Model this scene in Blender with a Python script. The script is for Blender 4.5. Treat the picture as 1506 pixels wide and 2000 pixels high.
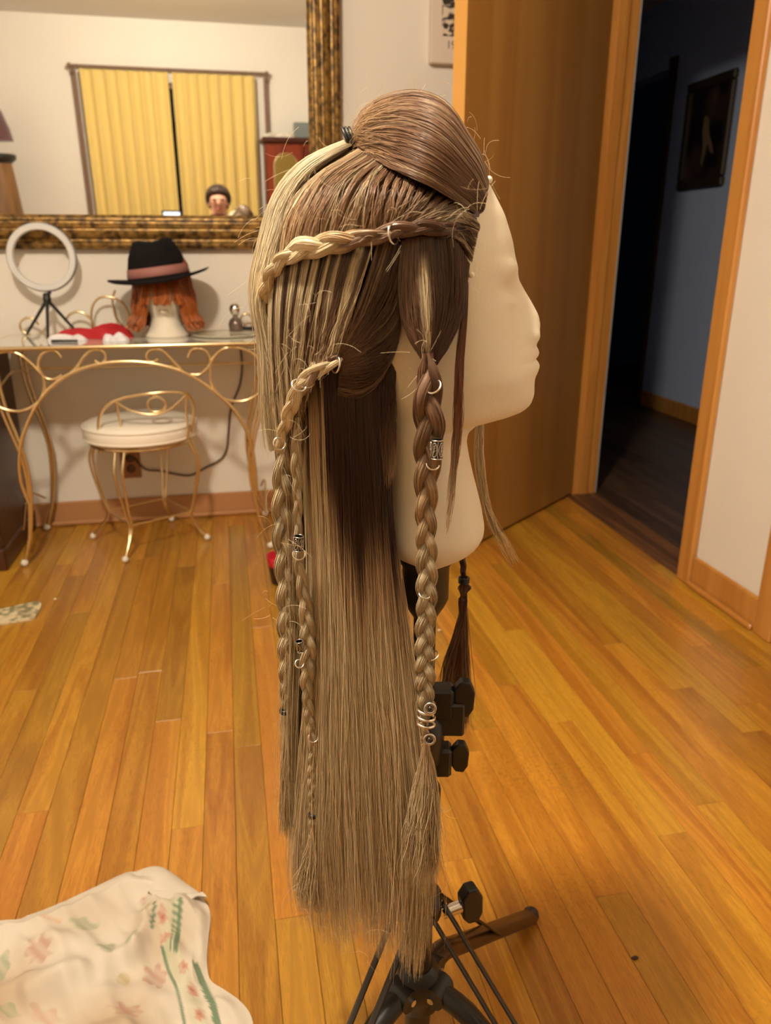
import bpy, math, random
import numpy as np
from mathutils import Vector, Matrix, Euler

for o in list(bpy.data.objects):
    bpy.data.objects.remove(o)
random.seed(7)
RNG = np.random.default_rng(11)
SC = bpy.context.scene
COL = SC.collection
PI = math.pi

# ------------------------------------------------------------------ camera
FPX, CX, CY = 1480.0, 753.0, 1000.0           # focal length and centre for a 1506 x 2000 frame
PITCH, YAW, CAMZ = math.radians(19.05), math.radians(11.5), 1.0
FWD = np.array([math.sin(YAW) * math.cos(PITCH), math.cos(YAW) * math.cos(PITCH), -math.sin(PITCH)])
RGT = np.array([math.cos(YAW), -math.sin(YAW), 0.0])
UPV = np.cross(RGT, FWD)
cam_data = bpy.data.cameras.new('camera')
cam = bpy.data.objects.new('camera', cam_data)
COL.objects.link(cam)
cam_data.sensor_fit = 'HORIZONTAL'
cam_data.sensor_width = 36.0
cam_data.lens = FPX / 1506.0 * 36.0
cam_data.clip_start = 0.02
cam_data.dof.use_dof = True
cam_data.dof.focus_distance = 0.66
cam_data.dof.aperture_fstop = 11.0
cam.matrix_world = Matrix(((RGT[0], UPV[0], -FWD[0], 0), (RGT[1], UPV[1], -FWD[1], 0),
                           (RGT[2], UPV[2], -FWD[2], CAMZ), (0, 0, 0, 1)))
SC.camera = cam

# ------------------------------------------------------------------ world, exposure
world = bpy.data.worlds.new('night')
SC.world = world
world.use_nodes = True
world.node_tree.nodes['Background'].inputs[0].default_value = (0.02, 0.03, 0.05, 1)
world.node_tree.nodes['Background'].inputs[1].default_value = 0.02
SC.view_settings.view_transform = 'Standard'
SC.view_settings.look = 'None'
SC.view_settings.gamma = 1.0
SC.view_settings.use_curve_mapping = False
SC.view_settings.exposure = 0.0
SC.cycles.use_denoising = True
SC.cycles.max_bounces = 7
SC.cycles.diffuse_bounces = 3
SC.cycles.glossy_bounces = 3
SC.cycles.use_adaptive_sampling = True
SC.cycles.adaptive_threshold = 0.05
SC.cycles.sample_clamp_indirect = 6.0
SC.cycles.use_light_tree = False
SC.cycles.caustics_reflective = True
LAMP = np.array([-0.35, 0.44, 2.33])            # the ceiling lamp of the room
LAMP_WATTS = 184.0
LAMP_COLOUR = (1.0, 0.86, 0.66)
bulb = bpy.data.lights.new('ceiling_lamp_bulb', 'POINT')
bulb.energy, bulb.color, bulb.shadow_soft_size = LAMP_WATTS, LAMP_COLOUR, 0.095
bulb_ob = bpy.data.objects.new('ceiling_lamp_bulb', bulb)
bulb_ob.location = LAMP
COL.objects.link(bulb_ob)

# ------------------------------------------------------------------ helpers
def ray(px, py):
    return RGT * (px - CX) + UPV * (CY - py) + FWD * FPX
CAMP = np.array([0, 0, CAMZ])
def on_z(px, py, z): r = ray(px, py); return CAMP + r * ((z - CAMZ) / r[2])
def on_y(px, py, y): r = ray(px, py); return CAMP + r * (y / r[1])
def on_x(px, py, x): r = ray(px, py); return CAMP + r * (x / r[0])

def curve(pts, n, closed=False):
    """smooth curve (Catmull-Rom, chord-length) through pts, n samples"""
    P = np.asarray(pts, float)
    if closed:
        P = np.vstack([P, P[:1]])
    d = np.r_[0, np.cumsum(np.maximum(np.linalg.norm(np.diff(P, axis=0), axis=1), 1e-9))]
    if len(P) == 2:
        t = np.linspace(0, 1, n)[:, None]
        return P[0] * (1 - t) + P[1] * t
    m = np.zeros_like(P)
    m[1:-1] = (P[2:] - P[:-2]) / (d[2:] - d[:-2])[:, None]
    if closed:
        m[0] = m[-1] = (P[1] - P[-2]) / (d[1] + d[-1] - d[-2])
    else:
        m[0] = (P[1] - P[0]) / (d[1] - d[0]); m[-1] = (P[-1] - P[-2]) / (d[-1] - d[-2])
    s = np.linspace(0, d[-1], n, endpoint=not closed)
    i = np.clip(np.searchsorted(d, s, 'right') - 1, 0, len(P) - 2)
    h = (d[i + 1] - d[i])[:, None]; t = ((s - d[i])[:, None]) / h
    return ((2*t**3 - 3*t**2 + 1) * P[i] + (t**3 - 2*t**2 + t) * h * m[i]
            + (-2*t**3 + 3*t**2) * P[i + 1] + (t**3 - t**2) * h * m[i + 1])

class MB:
    """collects geometry in world coordinates, then links it as one mesh object"""
    def __init__(self):
        self.v, self.f, self.c, self.n = [], [], [], 0
    def add(self, verts, faces, col=None):
        verts = np.asarray(verts, float).reshape(-1, 3)
        self.v.append(verts)
        for fa in faces:
            fa = np.asarray(fa, np.int64)
            if fa.ndim == 1: fa = fa[None]
            self.f.append(fa + self.n)
        if col is not None:
            self.c.append(np.broadcast_to(np.asarray(col, float), (len(verts), 3)))
        self.n += len(verts)
        return self
    def box(self, lo, hi, rot=None, bevel=0.0):
        lo = np.asarray(lo, float); hi = np.asarray(hi, float)
        c, h = (lo + hi) / 2, (hi - lo) / 2
        b = min(bevel, h.min() * 0.95)
        if b <= 0:
            s = np.array([[x, y, z] for x in (-1, 1) for y in (-1, 1) for z in (-1, 1)], float)
            v = s * h
            f = [[0, 1, 3, 2], [4, 6, 7, 5], [0, 4, 5, 1], [2, 3, 7, 6], [0, 2, 6, 4], [1, 5, 7, 3]]
        else:
            v, idx = [], {}
            for sx in (-1, 1):
                for sy in (-1, 1):
                    for sz in (-1, 1):
                        for a in range(3):
                            p = np.array([sx, sy, sz]) * (h - b); p[a] = (sx, sy, sz)[a] * h[a]
                            idx[(sx, sy, sz, a)] = len(v); v.append(p)
            f = []
            S = (-1, 1)
            q = lambda *k: idx[k]
            for s in S:
                f.append([q(s, -1, -1, 0), q(s, 1, -1, 0), q(s, 1, 1, 0), q(s, -1, 1, 0)])
                f.append([q(-1, s, -1, 1), q(1, s, -1, 1), q(1, s, 1, 1), q(-1, s, 1, 1)])
                f.append([q(-1, -1, s, 2), q(1, -1, s, 2), q(1, 1, s, 2), q(-1, 1, s, 2)])
                for t in S:
                    f.append([q(s, t, -1, 0), q(s, t, 1, 0), q(s, t, 1, 1), q(s, t, -1, 1)])
                    f.append([q(s, -1, t, 0), q(s, 1, t, 0), q(s, 1, t, 2), q(s, -1, t, 2)])
                    f.append([q(-1, s, t, 1), q(1, s, t, 1), q(1, s, t, 2), q(-1, s, t, 2)])
                    for w in S:
                        f.append([q(s, t, w, 0), q(s, t, w, 1), q(s, t, w, 2)])
            v = np.array(v)
        if rot is not None:
            v = v @ np.asarray(rot).T
        return self.add(v + c, f)
    def grid(self, P, close_u=False, close_v=False, col=None):
        """P: (U, V, 3) grid of points"""
        U, V = P.shape[:2]
        i = np.arange(U if close_u else U - 1)[:, None]; j = np.arange(V if close_v else V - 1)[None]
        i2, j2 = (i + 1) % U, (j + 1) % V
        f = np.stack([i * V + j, i2 * V + j, i2 * V + j2, i * V + j2], -1).reshape(-1, 4)
        return self.add(P.reshape(-1, 3), [f], None if col is None else np.asarray(col).reshape(-1, 3))
    def fan(self, ring):
        ring = np.asarray(ring)
        n = len(ring)
        return self.add(np.vstack([ring, ring.mean(0)]), [np.stack([np.arange(n), (np.arange(n) + 1) % n, np.full(n, n)], -1)])
    def tube(self, pts, r, sides=8, caps=True, ref=(0.13, 0.21, 0.97), flat=1.0):
        P = np.asarray(pts, float); n = len(P)
        T = np.gradient(P, axis=0); T /= np.maximum(np.linalg.norm(T, axis=1, keepdims=True), 1e-12)
        N = np.zeros_like(P); ref = np.asarray(ref, float)
        a = np.cross(T[0], ref)
        if np.linalg.norm(a) < 1e-3: a = np.cross(T[0], (1, 0, 0.1))
        N[0] = a / np.linalg.norm(a)
        for k in range(1, n):
            a = N[k - 1] - T[k] * N[k - 1].dot(T[k]); N[k] = a / max(np.linalg.norm(a), 1e-9)
        B = np.cross(T, N)
        r = np.broadcast_to(np.asarray(r, float), (n,))
        th = np.linspace(0, 2 * PI, sides, endpoint=False)
        G = P[:, None] + r[:, None, None] * (np.cos(th)[None, :, None] * N[:, None] + flat * np.sin(th)[None, :, None] * B[:, None])
        self.grid(G, close_v=True)
        if caps:
            self.fan(G[0][::-1]); self.fan(G[-1])
        return self
    def lathe(self, prof, centre, sides=24, axis=(0, 0, 1), squash=(1, 1), caps=True):
        """prof: list of (radius, height); spun about axis through centre"""
        ax = Vector(axis).normalized(); q = Vector((0, 0, 1)).rotation_difference(ax).to_matrix()
        q = np.array(q)
        th = np.linspace(0, 2 * PI, sides, endpoint=False)
        prof = np.asarray(prof, float)
        G = np.stack([prof[:, 0, None] * np.cos(th) * squash[0], prof[:, 0, None] * np.sin(th) * squash[1],
                      np.repeat(prof[:, 1, None], sides, 1)], -1)
        G = G @ q.T + np.asarray(centre, float)
        self.grid(G, close_v=True)
        if caps and prof[0, 0] > 1e-6: self.fan(G[0][::-1])
        if caps and prof[-1, 0] > 1e-6: self.fan(G[-1])
        return self
    def ball(self, c, r, sides=16, scale=(1, 1, 1)):
        a = np.linspace(-PI / 2, PI / 2, max(5, sides // 2 + 1)); th = np.linspace(0, 2 * PI, sides, endpoint=False)
        r3 = np.broadcast_to(np.asarray(r, float), (3,)) * np.asarray(scale, float)
        G = np.stack([np.cos(a)[:, None] * np.cos(th) * r3[0], np.cos(a)[:, None] * np.sin(th) * r3[1],
                      np.repeat(np.sin(a)[:, None], sides, 1) * r3[2]], -1) + np.asarray(c, float)
        return self.grid(G, close_v=True)
    def torus(self, c, R, r, axis=(0, 0, 1), n=28, m=8, arc=2 * PI, start=0.0):
        q = np.array(Vector((0, 0, 1)).rotation_difference(Vector(axis).normalized()).to_matrix())
        full = arc > 2 * PI - 1e-3
        th = start + np.linspace(0, arc, n, endpoint=not full)
        P = np.stack([R * np.cos(th), R * np.sin(th), 0 * th], -1) @ q.T + np.asarray(c, float)
        if not full: return self.tube(P, r, m)
        D = (P - np.asarray(c, float)) / R; A = q @ np.array([0, 0, 1.0])
        ph = np.linspace(0, 2 * PI, m, endpoint=False)
        G = P[:, None] + r * (np.cos(ph)[None, :, None] * D[:, None] + np.sin(ph)[None, :, None] * A)
        return self.grid(G, close_u=True, close_v=True)
    def strands(self, P, rad, col, sides=3, ref=(0.2, 0.95, 0.15)):
        """P (K,S,3) many thin hairs; rad scalar or (K,S); col (K,S,3)"""
        K, S = P.shape[:2]
        T = np.gradient(P, axis=1); T /= np.maximum(np.linalg.norm(T, axis=2, keepdims=True), 1e-12)
        A = np.cross(T, np.asarray(ref, float)); A /= np.maximum(np.linalg.norm(A, axis=2, keepdims=True), 1e-9)
        B = np.cross(T, A)
        r = np.broadcast_to(np.asarray(rad, float), (K, S))
        ph = RNG.random(K)[:, None] * 0 + np.linspace(0, 2 * PI, sides, endpoint=False)[None] + PI / 2
        G = (P[:, :, None] + r[:, :, None, None] * (np.cos(ph)[:, None, :, None] * A[:, :, None] + np.sin(ph)[:, None, :, None] * B[:, :, None]))
        k = np.arange(K)[:, None, None] * S * sides
        s = np.arange(S - 1)[None, :, None] * sides
        j = np.arange(sides)[None, None]
        j2 = (j + 1) % sides
        f = np.stack([k + s + j, k + s + j2, k + s + sides + j2, k + s + sides + j], -1).reshape(-1, 4)
        c = np.repeat(np.asarray(col, float)[:, :, None, :], sides, 2).reshape(-1, 3)
        return self.add(G.reshape(-1, 3), [f], c)
    def build(self, name, mat, parent=None, smooth=True, origin=None):
        V = np.vstack(self.v)
        if parent is not None: base = ROOT[parent.name]
        elif origin is not None: base = np.asarray(origin, float)
        else: base = np.array([(V[:, 0].min() + V[:, 0].max()) / 2, (V[:, 1].min() + V[:, 1].max()) / 2, V[:, 2].min()])
        me = bpy.data.meshes.new(name)
        V = V - base
        me.vertices.add(len(V)); me.vertices.foreach_set('co', V.astype(np.float32).ravel())
        nl = sum(f.size for f in self.f); npoly = sum(len(f) for f in self.f)
        me.loops.add(nl); me.polygons.add(npoly)
        me.loops.foreach_set('vertex_index', np.concatenate([f.ravel() for f in self.f]).astype(np.int32))
        tot = np.concatenate([np.full(len(f), f.shape[1]) for f in self.f])
        me.polygons.foreach_set('loop_start', np.r_[0, np.cumsum(tot)[:-1]].astype(np.int32))
        me.polygons.foreach_set('use_smooth', np.full(npoly, bool(smooth)))
        me.update(calc_edges=True)
        if self.c and sum(len(c) for c in self.c) == len(V):
            at = me.color_attributes.new('tint', 'FLOAT_COLOR', 'POINT')
            C4 = np.ones((len(V), 4), np.float32); C4[:, :3] = np.vstack(self.c)
            at.data.foreach_set('color', C4.ravel())
        if mat is not None: me.materials.append(mat)
        ob = bpy.data.objects.new(name, me); COL.objects.link(ob)
        if parent is not None: ob.parent = parent; ROOT[ob.name] = base
        else: ob.location = base; ROOT[ob.name] = base
        return ob
ROOT = {}
def auto_smooth(o, deg=40):
    me = o.data
    me.set_sharp_from_angle(angle=math.radians(deg))
    return o
def tag(o, label, cat, group=None):
    o['label'] = label; o['category'] = cat
    if group: o['group'] = group
    return o
def thing(name, label, cat, loc, group=None):
    o = bpy.data.objects.new(name, None); COL.objects.link(o)
    o.empty_display_size = 0.05
    o.location = loc; ROOT[o.name] = np.asarray(loc, float)
    return tag(o, label, cat, group)
def struct(o, label=None):
    o['kind'] = 'structure'
    if label: o['label'] = label
    return o

# ------------------------------------------------------------------ materials
def srgb(r, g, b):
    f = lambda c: (c / 255 / 12.92) if c / 255 <= 0.04045 else ((c / 255 + 0.055) / 1.055) ** 2.4
    return (f(r), f(g), f(b))
def nodes(name):
    m = bpy.data.materials.new(name); m.use_nodes = True
    nt = m.node_tree
    return m, nt, nt.nodes['Principled BSDF']
def mat(name, col, rough=0.5, metal=0.0, spec=None, var=0.0, vscale=8.0, bump=0.0, bscale=200.0, **kw):
    m, nt, b = nodes(name)
    c = (*col, 1)
    b.inputs['Base Color'].default_value = c
    b.inputs['Roughness'].default_value = rough; b.inputs['Metallic'].default_value = metal
    if spec is not None: b.inputs['Specular IOR Level'].default_value = spec
    tc = nt.nodes.new('ShaderNodeTexCoord')
    if var > 0:
        nz = nt.nodes.new('ShaderNodeTexNoise'); nz.inputs['Scale'].default_value = vscale; nz.inputs['Detail'].default_value = 5
        nt.links.new(tc.outputs['Object'], nz.inputs['Vector'])
        mx = nt.nodes.new('ShaderNodeMix'); mx.data_type = 'RGBA'
        mx.inputs[6].default_value = tuple(x * (1 - var) for x in col) + (1,)
        mx.inputs[7].default_value = tuple(min(1, x * (1 + var)) for x in col) + (1,)
        nt.links.new(nz.outputs[0], mx.inputs[0]); nt.links.new(mx.outputs[2], b.inputs['Base Color'])
    if bump > 0:
        nz = nt.nodes.new('ShaderNodeTexNoise'); nz.inputs['Scale'].default_value = bscale; nz.inputs['Detail'].default_value = 3
        nt.links.new(tc.outputs['Object'], nz.inputs['Vector'])
        bp = nt.nodes.new('ShaderNodeBump'); bp.inputs['Strength'].default_value = bump; bp.inputs['Distance'].default_value = 0.002
        nt.links.new(nz.outputs[0], bp.inputs['Height']); nt.links.new(bp.outputs[0], b.inputs['Normal'])
    for k, v in kw.items():
        b.inputs[k.replace('_', ' ')].default_value = v
    return m
def emit(name, col, strength):
    m, nt, b = nodes(name)
    b.inputs['Base Color'].default_value = (0.8, 0.8, 0.8, 1)
    b.inputs['Emission Color'].default_value = (*col, 1); b.inputs['Emission Strength'].default_value = strength
    return m
def wood(name, c1, c2, axis='Y', rough=0.35, grain=9.0, rnd=True, coat=0.0, bump=0.05, wear=False):
    """long-grained wood, tone and grain differ from piece to piece"""
    m, nt, b = nodes(name)
    L = nt.links.new
    tc = nt.nodes.new('ShaderNodeTexCoord'); oi = nt.nodes.new('ShaderNodeObjectInfo')
    mp = nt.nodes.new('ShaderNodeMapping')
    sc = {'X': (0.06, 1, 1), 'Y': (1, 0.06, 1), 'Z': (1, 1, 0.06)}[axis]
    mp.inputs['Scale'].default_value = tuple(s * grain for s in sc)
    L(tc.outputs['Object'], mp.inputs['Vector'])
    ad = nt.nodes.new('ShaderNodeVectorMath'); ad.operation = 'ADD'
    ml = nt.nodes.new('ShaderNodeVectorMath'); ml.operation = 'SCALE'; ml.inputs[0].default_value = (31, 57, 17)
    L(oi.outputs['Random'], ml.inputs['Scale']); L(mp.outputs[0], ad.inputs[0]); L(ml.outputs[0], ad.inputs[1])
    nz = nt.nodes.new('ShaderNodeTexNoise'); nz.inputs['Scale'].default_value = 1.0; nz.inputs['Detail'].default_value = 3; nz.inputs['Distortion'].default_value = 0.6
    L(ad.outputs[0], nz.inputs['Vector'])
    mu = nt.nodes.new('ShaderNodeMath'); mu.operation = 'MULTIPLY'; mu.inputs[1].default_value = 26.0
    L(nz.outputs[0], mu.inputs[0])
    sn = nt.nodes.new('ShaderNodeMath'); sn.operation = 'SINE'; L(mu.outputs[0], sn.inputs[0])
    mr = nt.nodes.new('ShaderNodeMapRange'); mr.inputs[1].default_value = -1; mr.inputs[2].default_value = 1; mr.inputs[3].default_value = 0.0; mr.inputs[4].default_value = 0.7
    L(sn.outputs[0], mr.inputs[0])
    fn = nt.nodes.new('ShaderNodeTexNoise'); fn.inputs['Scale'].default_value = 22.0; fn.inputs['Detail'].default_value = 4
    L(ad.outputs[0], fn.inputs['Vector'])
    a2 = nt.nodes.new('ShaderNodeMath'); a2.operation = 'MULTIPLY_ADD'; a2.inputs[1].default_value = 0.55
    L(fn.outputs[0], a2.inputs[0]); L(mr.outputs[0], a2.inputs[2])
    mx = nt.nodes.new('ShaderNodeMix'); mx.data_type = 'RGBA'
    mx.inputs[6].default_value = (*c2, 1); mx.inputs[7].default_value = (*c1, 1)
    L(a2.outputs[0], mx.inputs[0])
    out = mx.outputs[2]
    if wear:                                           # thin dark growth-ring lines and pores
        hf = nt.nodes.new('ShaderNodeMapRange'); hf.inputs[1].default_value = 0.55; hf.inputs[2].default_value = 1.0; hf.inputs[4].default_value = 0.45
        L(sn.outputs[0], hf.inputs[0])
        pn = nt.nodes.new('ShaderNodeTexNoise'); pn.inputs['Scale'].default_value = 60.0; pn.inputs['Detail'].default_value = 2
        L(ad.outputs[0], pn.inputs['Vector'])
        pm = nt.nodes.new('ShaderNodeMapRange'); pm.inputs[1].default_value = 0.45; pm.inputs[2].default_value = 0.7; pm.inputs[4].default_value = 0.5
        L(pn.outputs[0], pm.inputs[0])
        mxm = nt.nodes.new('ShaderNodeMath'); mxm.operation = 'MAXIMUM'; L(hf.outputs[0], mxm.inputs[0]); L(pm.outputs[0], mxm.inputs[1])
        dk = nt.nodes.new('ShaderNodeMix'); dk.data_type = 'RGBA'; dk.inputs[7].default_value = (*[x * 0.62 for x in c2], 1)
        L(mxm.outputs[0], dk.inputs[0]); L(out, dk.inputs[6]); out = dk.outputs[2]
    if rnd:
        hs = nt.nodes.new('ShaderNodeHueSaturation')
        r1 = nt.nodes.new('ShaderNodeMapRange'); r1.inputs[3].default_value = 0.74; r1.inputs[4].default_value = 1.2
        r2 = nt.nodes.new('ShaderNodeMapRange'); r2.inputs[3].default_value = 0.497; r2.inputs[4].default_value = 0.512
        w = nt.nodes.new('ShaderNodeMath'); w.operation = 'MULTIPLY'; w.inputs[1].default_value = 7.31
        fr = nt.nodes.new('ShaderNodeMath'); fr.operation = 'FRACT'
        L(oi.outputs['Random'], w.inputs[0]); L(w.outputs[0], fr.inputs[0])
        L(oi.outputs['Random'], r1.inputs[0]); L(fr.outputs[0], r2.inputs[0])
        L(r1.outputs[0], hs.inputs['Value']); L(r2.outputs[0], hs.inputs['Hue']); L(out, hs.inputs['Color'])
        out = hs.outputs[0]
    if wear:                                           # scuffs and dull patches of an old varnish
        ge = nt.nodes.new('ShaderNodeNewGeometry')
        n1 = nt.nodes.new('ShaderNodeTexNoise'); n1.inputs['Scale'].default_value = 2.6; n1.inputs['Detail'].default_value = 2
        n2 = nt.nodes.new('ShaderNodeTexNoise'); n2.inputs['Scale'].default_value = 130; n2.inputs['Detail'].default_value = 2
        L(ge.outputs['Position'], n1.inputs['Vector']); L(ge.outputs['Position'], n2.inputs['Vector'])
        q1 = nt.nodes.new('ShaderNodeMapRange'); q1.inputs[1].default_value = 0.52; q1.inputs[2].default_value = 0.68; L(n1.outputs[0], q1.inputs[0])
        q2 = nt.nodes.new('ShaderNodeMapRange'); q2.inputs[1].default_value = 0.52; q2.inputs[2].default_value = 0.66; L(n2.outputs[0], q2.inputs[0])
        qq = nt.nodes.new('ShaderNodeMath'); qq.operation = 'MULTIPLY'; L(q1.outputs[0], qq.inputs[0]); L(q2.outputs[0], qq.inputs[1])
        q3 = nt.nodes.new('ShaderNodeMath'); q3.operation = 'MULTIPLY'; q3.inputs[1].default_value = 0.35; L(qq.outputs[0], q3.inputs[0])
        wm = nt.nodes.new('ShaderNodeMix'); wm.data_type = 'RGBA'; wm.inputs[7].default_value = (*srgb(92, 56, 24), 1)
        L(q3.outputs[0], wm.inputs[0]); L(out, wm.inputs[6]); out = wm.outputs[2]
    L(out, b.inputs['Base Color'])
    b.inputs['Roughness'].default_value = rough
    b.inputs['Coat Weight'].default_value = coat; b.inputs['Coat Roughness'].default_value = 0.25
    bp = nt.nodes.new('ShaderNodeBump'); bp.inputs['Strength'].default_value = bump; bp.inputs['Distance'].default_value = 0.001
    L(fn.outputs[0], bp.inputs['Height']); L(bp.outputs[0], b.inputs['Normal'])
    return m
M = {}
M['wall'] = mat('cream_wall_paint', srgb(232, 226, 218), 0.6, var=0.03, vscale=3, bump=0.06, bscale=120)
M['ceiling'] = mat('ceiling_paint', srgb(226, 222, 214), 0.7, var=0.03, vscale=2)
M['hall_wall'] = mat('blue_wall_paint', srgb(190, 206, 240), 0.6, var=0.03, vscale=3)
M['floor'] = wood('oak_floor_boards', srgb(198, 140, 48), srgb(150, 92, 26), 'Y', 0.32, 13.0, coat=0.25, wear=True)
M['subfloor'] = mat('dark_joint', srgb(118, 66, 24), 0.8)
M['hall_floor'] = wood('dark_hall_boards', srgb(88, 62, 44), srgb(50, 34, 26), 'Y', 0.4, 12.0)
M['door'] = wood('door_veneer', srgb(170, 124, 62), srgb(154, 106, 46), 'Z', 0.4, 3.0, rnd=False, bump=0.02)
M['casing'] = wood('casing_wood', srgb(198, 140, 70), srgb(176, 116, 50), 'Z', 0.4, 8.0, rnd=False, bump=0.02)
M['base'] = mat('brown_baseboard_paint', srgb(178, 128, 84), 0.45, var=0.05)
M['gold'] = mat('gold_wire', srgb(228, 208, 166), 0.24, 1.0)
M['black'] = mat('black_plastic', (0.012, 0.011, 0.011), 0.42)
M['chrome'] = mat('polished_steel', (0.75, 0.73, 0.7), 0.18, 1.0)
M['white'] = mat('white_plastic', (0.8, 0.8, 0.78), 0.4)
M['rubber'] = mat('white_rubber', (0.75, 0.7, 0.62), 0.6)

# ------------------------------------------------------------------ the ceiling lamp (lights the room)
lamp = thing('ceiling_lamp', 'round chrome ceiling lamp with a warm white bulb above the room', 'lamp', (LAMP[0], LAMP[1], 2.30))
MB().lathe([(0.15, 2.44), (0.155, 2.43), (0.15, 2.405), (0.11, 2.40)], (LAMP[0], LAMP[1], 0), 32).build('base_plate', M['chrome'], lamp)
MB().lathe([(0.045, 2.3995), (0.05, 2.39), (0.03, 2.385), (0.03, 2.375)], (LAMP[0], LAMP[1], 0), 20).build('socket', M['white'], lamp)
for k in range(3):
    a = k * 2 * PI / 3 + 0.4
    MB().tube([(LAMP[0] + 0.13 * math.cos(a), LAMP[1] + 0.13 * math.sin(a), 2.41), (LAMP[0] + 0.135 * math.cos(a), LAMP[1] + 0.135 * math.sin(a), 2.33)], 0.004, 8).build('holder', M['chrome'], lamp)
MB().torus((LAMP[0], LAMP[1], 2.33), 0.137, 0.006, (0, 0, 1), 40, 8).build('lamp_hoop', M['chrome'], lamp)

# ------------------------------------------------------------------ room shell
XL, XR, YB, YF, ZC = -2.0, 1.39, 2.945, -1.5, 2.44
WT = 0.12
def prism_x(mb, poly, x0, x1):
    """polygon in (y, z) extruded along x"""
    p = np.asarray(poly, float); n = len(p)
    v = np.vstack([np.c_[np.full(n, x0), p], np.c_[np.full(n, x1), p]])
    side = [[i, (i + 1) % n, n + (i + 1) % n, n + i] for i in range(n)]
    mb.add(v, [list(range(n))[::-1], list(range(n, 2 * n))] + side); return mb
def prism_y(mb, poly, y0, y1):
    p = np.asarray(poly, float); n = len(p)
    v = np.vstack([np.c_[p[:, 0], np.full(n, y0), p[:, 1]], np.c_[p[:, 0], np.full(n, y1), p[:, 1]]])
    side = [[i, (i + 1) % n, n + (i + 1) % n, n + i] for i in range(n)]
    mb.add(v, [list(range(n)), list(range(n, 2 * n))[::-1]] + side); return mb
DY0, DY1, DZ = 2.012, 2.918, 2.12             # open doorway in the right wall
EY0, EY1, EZ = 0.78, 1.575, 2.06              # closed door nearer the camera
struct(MB().box((XL - WT, YB, 0), (XR + WT, YB + WT, ZC)).build('wall_back', M['wall'], smooth=False))
struct(MB().box((XL - WT, YF, 0), (XL, YB, ZC)).build('wall_left', M['wall'], smooth=False))
struct(prism_x(MB(), [(YF, 0), (EY0, 0), (EY0, EZ), (EY1, EZ), (EY1, 0), (DY0, 0), (DY0, DZ), (DY1, DZ), (DY1, 0), (YB, 0), (YB, ZC), (YF, ZC)], XR, XR + WT).build('wall_right', M['wall'], smooth=False))
WX0, WX1, WZ0, WZ1 = -1.0, 0.35, 0.92, 2.0   # window behind the camera
mb = MB()
mb.box((XL - WT, YF - WT, 0), (WX0, YF, ZC)); mb.box((WX1, YF - WT, 0), (XR + WT, YF, ZC))
mb.box((WX0, YF - WT, 0), (WX1, YF, WZ0)); mb.box((WX0, YF - WT, WZ1), (WX1, YF, ZC))
struct(mb.build('wall_front', M['wall'], smooth=False))
struct(MB().box((XL - WT, YF - WT, ZC), (XR + WT, YB + WT, ZC + 0.1)).build('ceiling', M['ceiling'], smooth=False))
floor = struct(MB().box((XL - WT, YF - WT, -0.06), (XR + 0.06, YB + WT, -0.014)).build('floor', M['subfloor'], smooth=False, origin=(0, 0, 0)))
def boards(parent, x0, x1, y0, y1, w, lmin, lmax, material, gap=0.0003, seed=3):
    rnd = random.Random(seed)
    x = x0
    shared = {}
    while x < x1 - 1e-4:
        xe = min(x + w, x1)
        y = y0 - rnd.uniform(0, lmax * 0.8)
        while y < y1:
            L = round(rnd.uniform(lmin, lmax), 1)
            ya, yb = max(y, y0), min(y + L, y1)
            if yb - ya > 0.03:
                key = (round(yb - ya, 3), round(xe - x, 4))
                if key not in shared:
                    mbb = MB().box((-(xe - x) / 2 + gap, -(yb - ya) / 2 + gap, -0.013), ((xe - x) / 2 - gap, (yb - ya) / 2 - gap, 0), bevel=0.0006)
                    ob = mbb.build('floor_board', material, parent, smooth=False)
                    ob.data.transform(Matrix.Translation(Vector(ROOT[parent.name])))
                    shared[key] = ob
                else:
                    ob = shared[key].copy(); COL.objects.link(ob)
                ob.location = ((x + xe) / 2 - ROOT[parent.name][0], (ya + yb) / 2 - ROOT[parent.name][1], rnd.uniform(-0.0004, 0) - ROOT[parent.name][2])
            y += L
        x = xe
boards(floor, XL, XR + 0.03, YF, YB, 0.0575, 0.6, 1.7, M['floor'])

# back wall baseboard (board and shoe), right wall baseboard
o = struct(MB().box((XL, YB - 0.014, 0.0), (XR, YB, 0.092), bevel=0.004).build('baseboard_back', M['base'], smooth=False))
MB().box((XL, YB - 0.027, 0.0), (XR, YB - 0.0142, 0.018), bevel=0.006).build('shoe_moulding', M['base'], o, smooth=False)
o = struct(MB().box((XR - 0.014, EY1 + 0.066, 0.0), (XR, DY0 - 0.062, 0.098), bevel=0.004).build('baseboard_right', M['casing'], smooth=False))
MB().box((XR - 0.028, EY1 + 0.066, 0.0), (XR - 0.0142, DY0 - 0.062, 0.02), bevel=0.006).build('shoe_moulding', M['casing'], o, smooth=False)

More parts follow.
